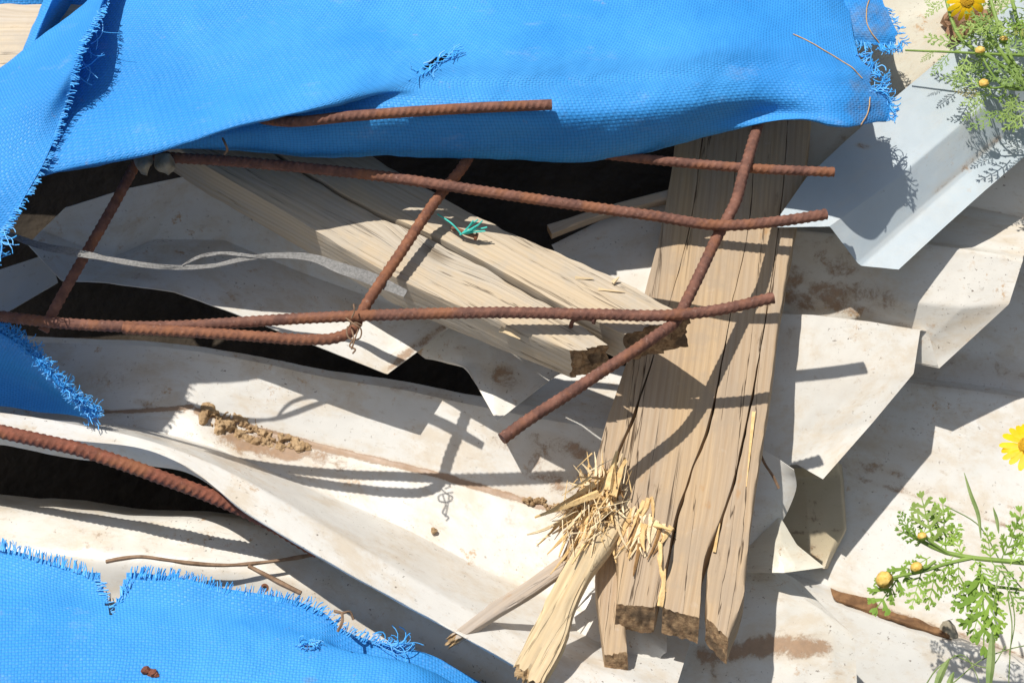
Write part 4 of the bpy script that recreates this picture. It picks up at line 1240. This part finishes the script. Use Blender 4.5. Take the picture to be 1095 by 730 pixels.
# torn corner at the left middle
ctarp = empty('blue_tarp', (40, 440, -.02), 'small shaded torn corner of blue tarp with bushy frays, under the longest rebar', 'tarp', 'torn blue tarps')
cedge = [(-120, 300, .03), (-40, 330, .045), (0, 352, .042), (28, 372, .035), (55, 400, .022), (78, 425, .004), (99, 441, -.015)]
G = loft([[(-120, 290, .0), (-40, 318, .0), (0, 344, .01), (30, 368, .01), (57, 398, .0), (80, 424, -.01), (99, 440, -.02)], cedge,
    [(-120, 370, -.03), (-40, 390, -.04), (0, 398, -.045), (28, 408, -.045), (52, 420, -.045), (74, 434, -.045), (95, 444, -.04)],
    [(-120, 450, -.05), (-40, 440, -.05), (0, 434, -.05), (40, 440, -.05), (70, 443, -.05), (93, 447, -.045)]], 80, 50, True, True, 1)
solid('torn_corner', G, .0007, TARP, ctarp, dents=.003, seed=87, dirt=zero)
fr = MB()
fringe(cedge[1:], (.8, -.6), 520, (5, 18), .6, .0004, .9, .004, fr, 3, seed=21)
fringe([(84, 430, -.01), (99, 441, -.015), (96, 446, -.03)], (1, .1), 80, (6, 18), .6, .0005, .9, .002, fr, 3, seed=22)
fr.build('frayed_threads', [TTHR, TTHRD], ctarp)['kind'] = 'stuff'

# ------------------------------------------------------------------ small debris
def lump(name, specs, mat, label, cat, seed=0, kind=None):
    mb = MB()
    rr = np.random.default_rng(seed)
    for (px, py, h, r) in specs:
        nu_, nv_ = 12, 8
        c = P((px, py, h))
        v = []
        for j in range(nv_ + 1):
            for i in range(nu_):
                a, b = 2 * math.pi * i / nu_, math.pi * j / nv_
                d = np.array([math.sin(b) * math.cos(a), math.sin(b) * math.sin(a), math.cos(b)])
                v.append(c + d * r * (1 + .4 * float(vnoise(d + c * 90, 2.2, seed))))
        f = []
        for j in range(nv_):
            for i in range(nu_):
                a = j * nu_ + i; b = j * nu_ + (i + 1) % nu_
                f.append([a, b, b + nu_, a + nu_])
        mb.add(v, f)
    o = mb.build(name, [mat], smooth=True, angle=30)
    return tag(o, label, cat, kind=kind)
def on_sheet(SV, px, py):
    """points of a built sheet under the given photo pixels"""
    V, G = SV
    m = (G[..., 0] > px.min() - 12) & (G[..., 0] < px.max() + 12) & (G[..., 1] > py.min() - 12) & (G[..., 1] < py.max() + 12)
    Vs, Gs = V[m], G[m]
    front = Gs[:, 2]
    out = np.zeros((px.size, 3))
    for i, (x, y) in enumerate(zip(px.ravel(), py.ravel())):
        d = (Gs[:, 0] - x) ** 2 + (Gs[:, 1] - y) ** 2 + .5
        k = np.argpartition(d, 6)[:6]
        wgt = 1 / d[k]
        out[i] = (Gs[k, 2] * wgt).sum() / wgt.sum()
    return out[:, 0].reshape(px.shape)
gx_, gy_ = np.meshgrid(np.linspace(205, 350, 170), np.linspace(428, 512, 110))
hs_ = on_sheet(S4V, gx_, gy_)
tt_ = np.clip((gx_ - 216) / 115, 0, 1)
ly_ = 439 + tt_ * 37
q3 = np.stack([gx_, gy_, gx_ * 0], -1)
across = (gy_ - ly_) / (15 - 8 * tt_)
prof = np.exp(-np.clip(across - .4, -3, 3) ** 2 * 1.1) * np.clip((gx_ - 210) / 12, 0, 1) * np.clip((345 - gx_) / 50, 0, 1)
prof = prof + .8 * np.exp(-((gx_ - 228) / 8) ** 2 - ((gy_ - 446) / 7) ** 2)
cl = prof * (.75 + .7 * fbm(q3, .11, 3, 4)) + .25 * fbm(q3, .3, 8, 3) * prof
hm = np.clip(cl - .22, 0, 2)
Gm = np.stack([gx_, gy_, hs_ + .0006 + .011 * hm ** .8], -1)
mo = solid('mud_clod', Gm, .0004, MUD, None, keep=lambda x, y: hm[:-1, :-1] > .0, fine=.0008, seed=97, angle=60)
tag(mo, 'crumbly smear of brown mud in the crease of the long white sheet', 'mud')
sp = [(random.uniform(560, 605), 0, 0, 0) for _ in range(40)]
sp = [(x, 534 + (x - 560) * .25 + random.gauss(0, 2.5), -.130, random.uniform(.001, .003)) for x, *_ in sp]
lump('mud_crumbs', sp, MUD, 'few brown dirt crumbs in the sheet crease just left of the splinters', 'mud', 5)
lump('pebble', [(464, 567, -.121, .0035)], MUD, 'single small brown pebble lying on the long white sheet', 'pebble', 6)
lump('rust_flake', [(156, 717, -.03, .005), (163, 720, -.03, .005), (167, 722, -.03, .0035)], RUSTD, 'small dark rust flake lying on the lower blue tarp', 'rust flake', 7)
# nail holes: dark washers-like punched rims
def dead_leaf(rows, mat, label, nu=30, nv=14, seed=0):
    o = solid('dead_leaf', loft(rows, nu, nv, True, True), .0006, mat, None, dents=.0035, dscale=45, fine=.001, seed=seed, dirt=zero)
    return tag(o, label, 'leaf')
dead_leaf([[(888, 629, -0.211), (905, 634, -0.206), (930, 640, -0.2085), (936, 638, -0.201)], [(892, 640, -0.2035), (910, 645, -0.1985), (930, 650, -0.201), (940, 650, -0.2035)], [(905, 648, -0.206), (925, 656, -0.2035), (940, 660, -0.206), (950, 660, -0.206)]], DLEAF, 'dark curled dead leaf in the sheet valley below the yellow bud', seed=91)
dead_leaf([[(940, 650, -0.211), (970, 658, -0.206), (1000, 668, -0.2085), (1018, 676, -0.211)], [(938, 656, -0.201), (968, 666, -0.1985), (1000, 676, -0.201), (1020, 680, -0.2035)], [(945, 660, -0.2085), (970, 671, -0.206), (1000, 681, -0.2085), (1016, 684, -0.211)]], DLEAF, 'long brown dried leaf strip lying in the sheet valley under the daisy', seed=92)
dead_leaf([[(1008, 664, -0.2085), (1016, 662, -0.201), (1023, 668, -0.206)], [(1004, 674, -0.206), (1016, 674, -0.196), (1024, 678, -0.206)], [(1010, 682, -0.2085), (1018, 683, -0.2035), (1024, 682, -0.2085)]], DLEAFG, 'small grey dried leaf at the right end of the leaf strip', 20, 12, 93)
dead_leaf([[(143, 168, .10), (152, 166, .11), (163, 164, .10)], [(146, 178, .105), (154, 176, .118), (164, 175, .105)], [(150, 186, .1), (157, 189, .105), (163, 180, .1)]], DLEAFG, 'curled dry grey leaf hanging beside the left rebar under the tarp', 20, 14, 94)
dead_leaf([[(165, 166, .10), (176, 164, .11), (186, 170, .10)], [(164, 178, .1), (176, 176, .112), (188, 178, .1)], [(170, 184, .095), (180, 188, .1), (186, 184, .095)]], DLEAFG, 'curled dry grey leaf tucked under the tarp fold, right of its twin', 20, 14, 95)
# stone behind the tall daisy
lump('stone', [(1030, 22, -.03, .022), (1048, 26, -.035, .018)], mat_plain('brown_stone', (0.26, 0.14, 0.08), (0.42, 0.25, 0.15), 40, .9, .8, .004), 'brown stone on the cream sheet behind the tall daisy flower', 'stone', 9)

# ------------------------------------------------------------------ plants
def feather_leaf(base, tip, mat, parent, width=.3, pairs=7, bend=0.0, seed=0, fine=1.0, nrm=None):
    rr = np.random.default_rng(seed)
    b, t = P(base), P(tip)
    d = t - b; L = np.linalg.norm(d); d /= L
    nr = (-FWD + .5 * UP + rr.normal(0, .35, 3)) if nrm is None else nrm
    s = np.cross(d, nr); s /= np.linalg.norm(s); n = np.cross(s, d)
    V, F = [], []

    def at(x, y, z=0):                                             # leaf plane -> world
        return b + d * (x * L) + s * (y * L) + n * (bend * L * math.sin(math.pi * min(max(x, 0), 1)) + z * L - abs(y) * .25 * L * rr.uniform(.6, 1.0) * .3)

    def blade(p0, p1, w0, w1, w2=0.0):
        p0, p1 = np.array(p0), np.array(p1)
        e = p1 - p0; l = np.hypot(*e) + 1e-9; nn = np.array([-e[1], e[0]]) / l
        pm = p0 + e * .55; zz = rr.normal(0, .012)
        pts = [p0 - nn * w0, p0 + nn * w0, pm + nn * w1, pm - nn * w1, p1 - nn * w2, p1 + nn * w2]
        k = len(V)
        zs = [0, 0, zz + .006, zz + .006, zz * 1.6, zz * 1.6]
        for (q, z_) in zip(pts, zs): V.append(at(q[0], q[1], z_))
        F.append([k, k + 1, k + 2, k + 3]); F.append([k + 3, k + 2, k + 5, k + 4])
    for i in range(6):
        x0, x1 = i / 6, (i + 1) / 6
        blade((x0, 0), (x1 + .02, 0), .013 * (1.2 - x0 * .6), .012 * (1.2 - x0 * .6), .010)
    for i in range(pairs):
        x = .16 + .84 * i / pairs + rr.normal(0, .012)
        prof = math.sin(math.pi * (.18 + .78 * (x ** .85))) ** .7
        for sd_ in (-1, 1):
            l = width * prof * rr.uniform(.75, 1.15)
            an = R(rr.uniform(38, 58)) * sd_
            e = np.array([math.cos(an), math.sin(an)]) * l
            p0 = np.array([x, 0]); p1 = p0 + e
            blade(p0, p1, .012 * fine, .022 * fine, .008 * fine)
            for u, a2 in ((.45, .75), (.5, -.7), (.75, .6), (.72, -.6)):
                q0 = p0 + e * u
                l2 = l * rr.uniform(.28, .48) * (1.1 - .4 * u)
                an2 = an + a2 * rr.uniform(.8, 1.2)
                blade(q0, q0 + np.array([math.cos(an2), math.sin(an2)]) * l2, .008 * fine, .016 * fine, .006 * fine)
    e0 = np.array([.97, 0])
    for an in (-.5, 0, .5):
        blade(e0, e0 + np.array([math.cos(an), math.sin(an)]) * width * .35, .012 * fine, .02 * fine, .006 * fine)
    return mesh('leaf', np.array(V), F, mat, parent, smooth=False)


def stem(pl, r0, r1, parent, mat=STEMM):
    q = P(cr(pl, 24))
    v, f = tube(q, np.linspace(r0, r1, 24), 8)
    return mesh('stem', v, f, mat, parent)


def dome(c, axis, r, flat, nu_=18, nv_=8, nz=0.0, full=False):
    axis = axis / np.linalg.norm(axis)
    a = np.cross(axis, [.3, .4, .86]); a /= np.linalg.norm(a); bb = np.cross(axis, a)
    v, f = [], []
    top = math.pi if full else math.pi / 2
    for j in range(nv_ + 1):
        ph = top * j / nv_
        for i in range(nu_):
            th = 2 * math.pi * i / nu_
            k = 1 + nz * math.sin(i * 5.3 + j * 3.1)
            v.append(c + axis * (math.cos(ph) * r * flat * k) + (a * math.cos(th) + bb * math.sin(th)) * (math.sin(ph) * r * k))
    for j in range(nv_):
        for i in range(nu_):
            q0 = j * nu_ + i; q1 = j * nu_ + (i + 1) % nu_
            f.append([q0, q0 + nu_, q1 + nu_, q1])
    return v, f


def bud(pt, axis, r, parent):
    c = P(pt); axis = np.array(axis, float); axis /= np.linalg.norm(axis)
    v, f = dome(c, axis, r, .8, 20, 8, .05, True)
    o = mesh('bud', np.array(v), f, BUDM, parent)
    v, f = dome(c - axis * r * .12, -axis, r * 1.08, .85, 16, 5, .05)
    mesh('sepals', np.array(v), f, LEAF, o)


def flower(pt, axis, r, parent, n=17, droop=.0, seed=0):
    rr = np.random.default_rng(seed)
    c = P(pt); axis = np.array(axis, float); axis /= np.linalg.norm(axis)
    root = bpy.data.objects.new('flower', None); C.objects.link(root); root.parent = parent
    root.matrix_parent_inverse = Matrix.Translation(parent.location).inverted()
    a = np.cross(axis, [.3, .4, .86]); a /= np.linalg.norm(a); bb = np.cross(axis, a)
    v, f = dome(c, axis, r * .36, .45, 22, 7, .09)
    mesh('disc', np.array(v), f, DISC, root)
    mb = MB()
    for i in range(n):
        th = 2 * math.pi * i / n + rr.normal(0, .06)
        rad = a * math.cos(th) + bb * math.sin(th); tan = np.cross(axis, rad)
        L = r * rr.uniform(.62, .72); w = r * rr.uniform(.12, .15); dr = droop + rr.normal(.05, .1)
        vv, ff = [], []
        ks = [(0, .5), (.3, .9), (.6, 1.0), (.85, .85), (1, .35)]
        for (t, ww) in ks:
            p = c + rad * (r * .3 + L * t) + axis * (-dr * L * t * t + .02 * r + rr.normal(0, .01) * r)
            vv += [p - tan * w * ww, p + axis * .03 * r * (1 - t), p + tan * w * ww]
        for k in range(4):
            ff += [[3 * k, 3 * k + 1, 3 * k + 4, 3 * k + 3], [3 * k + 1, 3 * k + 2, 3 * k + 5, 3 * k + 4]]
        mb.add(vv, ff)
    mb.build('petals', [PETAL], root)

PG = 'crown daisy plants'
# lower right plant
pl = empty('daisy_plant', (1130, 600, -.05), 'daisy plant with three yellow buds leaning in over the broad white sheet', 'plant', PG)
stem([(1250, 680, -.24), (1215, 640, -.08), (1180, 620, .0), (1130, 606, .0), (1080, 600, .0), (1040, 596, .0), (1010, 590, .002), (985, 578, .005), (968, 568, .005)], .0036, .0022, pl)
stem([(1040, 596, .0), (1010, 603, .004), (985, 611, .006), (965, 615, .008), (948, 619, .01)], .0022, .0016, pl)
stem([(1000, 600, .004), (988, 607, .01), (980, 606, .012)], .0018, .0014, pl)
stem([(1015, 592, .002), (1000, 582, .008), (988, 574, .012)], .0018, .0014, pl)
stem([(1250, 680, -.24), (1215, 655, -.08), (1180, 640, .0), (1110, 632, .0), (1065, 627, .0)], .0024, .0016, pl)
bud((945, 619, .012), (-.7, .1, .7), .0088, pl)
bud((980, 606, .014), (-.3, .3, .8), .0062, pl)
bud((986, 573, .014), (-.3, .5, .8), .0050, pl)
LF = [((1000, 588), (985, 530)), ((990, 580), (960, 566)), ((1012, 590), (1008, 536)), ((995, 595), (966, 612)), ((972, 600), (936, 652)), ((985, 612), (975, 648)),
      ((1000, 604), (992, 648)), ((1014, 600), (1012, 632)), ((1025, 600), (1030, 640)), ((1048, 600), (1052, 694)), ((1045, 610), (1066, 672)), ((1048, 618), (1020, 650)),
      ((1060, 600), (1055, 566)), ((1070, 600), (1088, 556)), ((1080, 604), (1098, 575)), ((1040, 596), (1060, 625)), ((1060, 600), (1085, 625)), ((1030, 596), (1018, 566)),
      ((1005, 586), (1026, 562)), ((985, 576), (1000, 545)), ((1090, 606), (1110, 640)), ((1100, 600), (1090, 545)), ((1075, 628), (1098, 655)), ((975, 570), (962, 548)), ((1020, 594), (1000, 620)), ((1052, 640), (1040, 680)), ((960, 614), (950, 640))]
for i, (a, b) in enumerate(LF):
    hh = random.uniform(-.01, .02)
    feather_leaf((*a, .002), (*b, hh), LEAF, pl, width=.36, pairs=4, bend=random.uniform(-.06, .1), seed=100 + i, fine=1.6)
flo = empty('daisy_flower', (1140, 500, -.02), 'single yellow daisy flower at the right edge above the budding plant', 'flower', PG)
stem([(1260, 660, -.24), (1215, 590, -.12), (1180, 540, -.06), (1130, 500, -.02), (1100, 478, .02)], .0022, .0018, flo)
flower((1100, 477, .022), (-.25, -.25, .9), .030, flo, 18, .1, 5)
# upper right plant
pu = empty('daisy_plant', (1120, 130, -.02), 'bushy feathery daisy plant in the top right corner with a drooping yellow flower', 'plant', PG)
STM = [[(1170, 200, -.09), (1150, 150, .0), (1110, 110, .03), (1070, 55, .05), (1040, 15, .06), (1020, -30, .06)], [(1170, 200, -.09), (1140, 150, .0), (1095, 90, .04), (1065, 20, .05), (1050, -40, .05)],
       [(1170, 200, -.09), (1120, 120, .02), (1060, 62, .05), (1030, 45, .05), (1012, 0, .05), (1005, -40, .05)], [(1170, 200, -.09), (1130, 130, .02), (1090, 30, .03), (1075, -30, .03)],
       [(1120, 95, .04), (1070, 90, .06), (1058, 75, .062), (1048, 56, .065)], [(1120, 110, .04), (1080, 92, .06), (1060, 94, .062), (1052, 90, .065)], [(1110, 60, .04), (1060, 58, .05), (1020, 56, .05), (968, 54, .045)],
       [(1120, 100, .03), (1080, 60, .05), (1072, 42, .05)]]
for i, s_ in enumerate(STM):
    stem(s_, .0030 if i < 4 else .0018, .002 if i < 4 else .0011, pu)
bud((1048, 54, .068), (-.2, .1, .9), .0056, pu)
bud((1052, 89, .068), (-.2, -.1, .9), .0054, pu)
bud((1073, 42, .052), (0, .3, .9), .0048, pu)
flower((1034, 1, .075), (-.1, -.75, .55), .022, pu, 16, .55, 9)
rr = random.Random(5)
for i in range(62):
    x = rr.uniform(1040, 1130); y = rr.uniform(-10, 130)
    if y > 100 and x < 1060: continue
    if y < 40 and x < 1062: x += 30
    a = math.atan2(rr.gauss(.25, .55), -1 if rr.random() < .72 else 1)
    L = rr.uniform(26, 52)
    hh = rr.uniform(.0, .07)
    feather_leaf((x, y, hh), (x + L * math.cos(a), min(y + L * math.sin(a), 138), hh + rr.uniform(-.015, .02)), LEAFB if rr.random() < .6 else LEAF, pu, width=.25, pairs=5, bend=rr.uniform(-.12, .2), seed=300 + i, fine=.85)
for i, (a, b) in enumerate([((1040, 50), (990, 40)), ((1035, 58), (1020, 95)), ((1010, 0), (990, 18)), ((1030, 95), (1018, 90)), ((1060, 100), (1028, 112)), ((1055, 105), (1030, 128)), ((1016, 56), (996, 80)), ((1080, 105), (1084, 140)), ((1090, 100), (1070, 130)), ((1045, 20), (1020, 32)), ((1000, 55), (985, 66)), ((1000, 10), (986, -6)), ((1050, 100), (1022, 98))]):
    feather_leaf((*a, .05), (*b, .045), LEAFB, pu, width=.24, pairs=6, seed=500 + i, fine=.8)

# wild oat grass bottom right
gr = empty('oat_grass', (1040, 760, -.06), 'thin green wild oat grass with hanging spikelets in the bottom right corner', 'grass', 'grass tufts')
def blade(pl, w0, parent, name='spikelet', mat=GRASSM):
    n = 14
    q = P(cr(pl, n)); t = np.gradient(q, axis=0); t /= np.linalg.norm(t, axis=1, keepdims=True)
    s = np.cross(t, -FWD + .3 * UP); s /= np.linalg.norm(s, axis=1, keepdims=True)
    u = np.linspace(0, 1, n); ww = w0 * np.sin(np.pi * np.clip(.05 + u * .93, 0, 1)) ** .8
    v, f = [], []
    nn = np.cross(s, t)
    for i in range(n):
        v += [q[i] - s[i] * ww[i], q[i] + nn[i] * ww[i] * .5, q[i] + s[i] * ww[i], q[i] - nn[i] * ww[i] * .5]
    for i in range(n - 1):
        for a in range(4):
            b = (a + 1) % 4
            f.append([4 * i + a, 4 * i + b, 4 * i + 4 + b, 4 * i + 4 + a])
    return mesh(name, np.array(v), f, mat, parent)
for s_ in ([(975, 745, -.02), (1010, 735, -.02), (1050, 705, -.01), (1095, 690, .0), (1150, 688, 0)], [(985, 740, -.0), (1005, 712, .01), (1030, 700, .012), (1042, 716, .01), (1050, 745, .0)],
           [(1078, 640, .01), (1082, 665, .012), (1080, 700, .0), (1078, 745, -.02)], [(1062, 648, .02), (1070, 610, .015), (1085, 660, .01), (1079, 700, .0)], [(1020, 700, .01), (1060, 712, .01), (1075, 690, .01)]):
    stem(s_, .0007, .0005, gr, GRASSM)
blade([(1061, 675, .02), (1060, 700, .02), (1056, 745, .02)], .0042, gr)
blade([(1015, 704, .02), (1008, 716, .02), (998, 742, .02)], .0036, gr)
blade([(1020, 718, .02), (1016, 728, .02), (1012, 745, .02)], .003, gr)
gg = empty('grass_blade', (1080, 600, -.08), 'slender pale grass stalk rising behind the budding daisy plant', 'grass', 'grass tufts')
stem([(1120, 660, -.08), (1070, 600, -.04), (1045, 560, -.03), (1010, 540, -.03)], .0008, .0006, gg, GRASSM)
blade([(1049, 575, -.02), (1046, 550, -.02), (1038, 528, -.02), (1031, 505, -.02)], .0022, gg, 'blade')
blade([(1068, 570, -.02), (1066, 556, -.02), (1062, 542, -.02)], .0018, gg, 'blade')
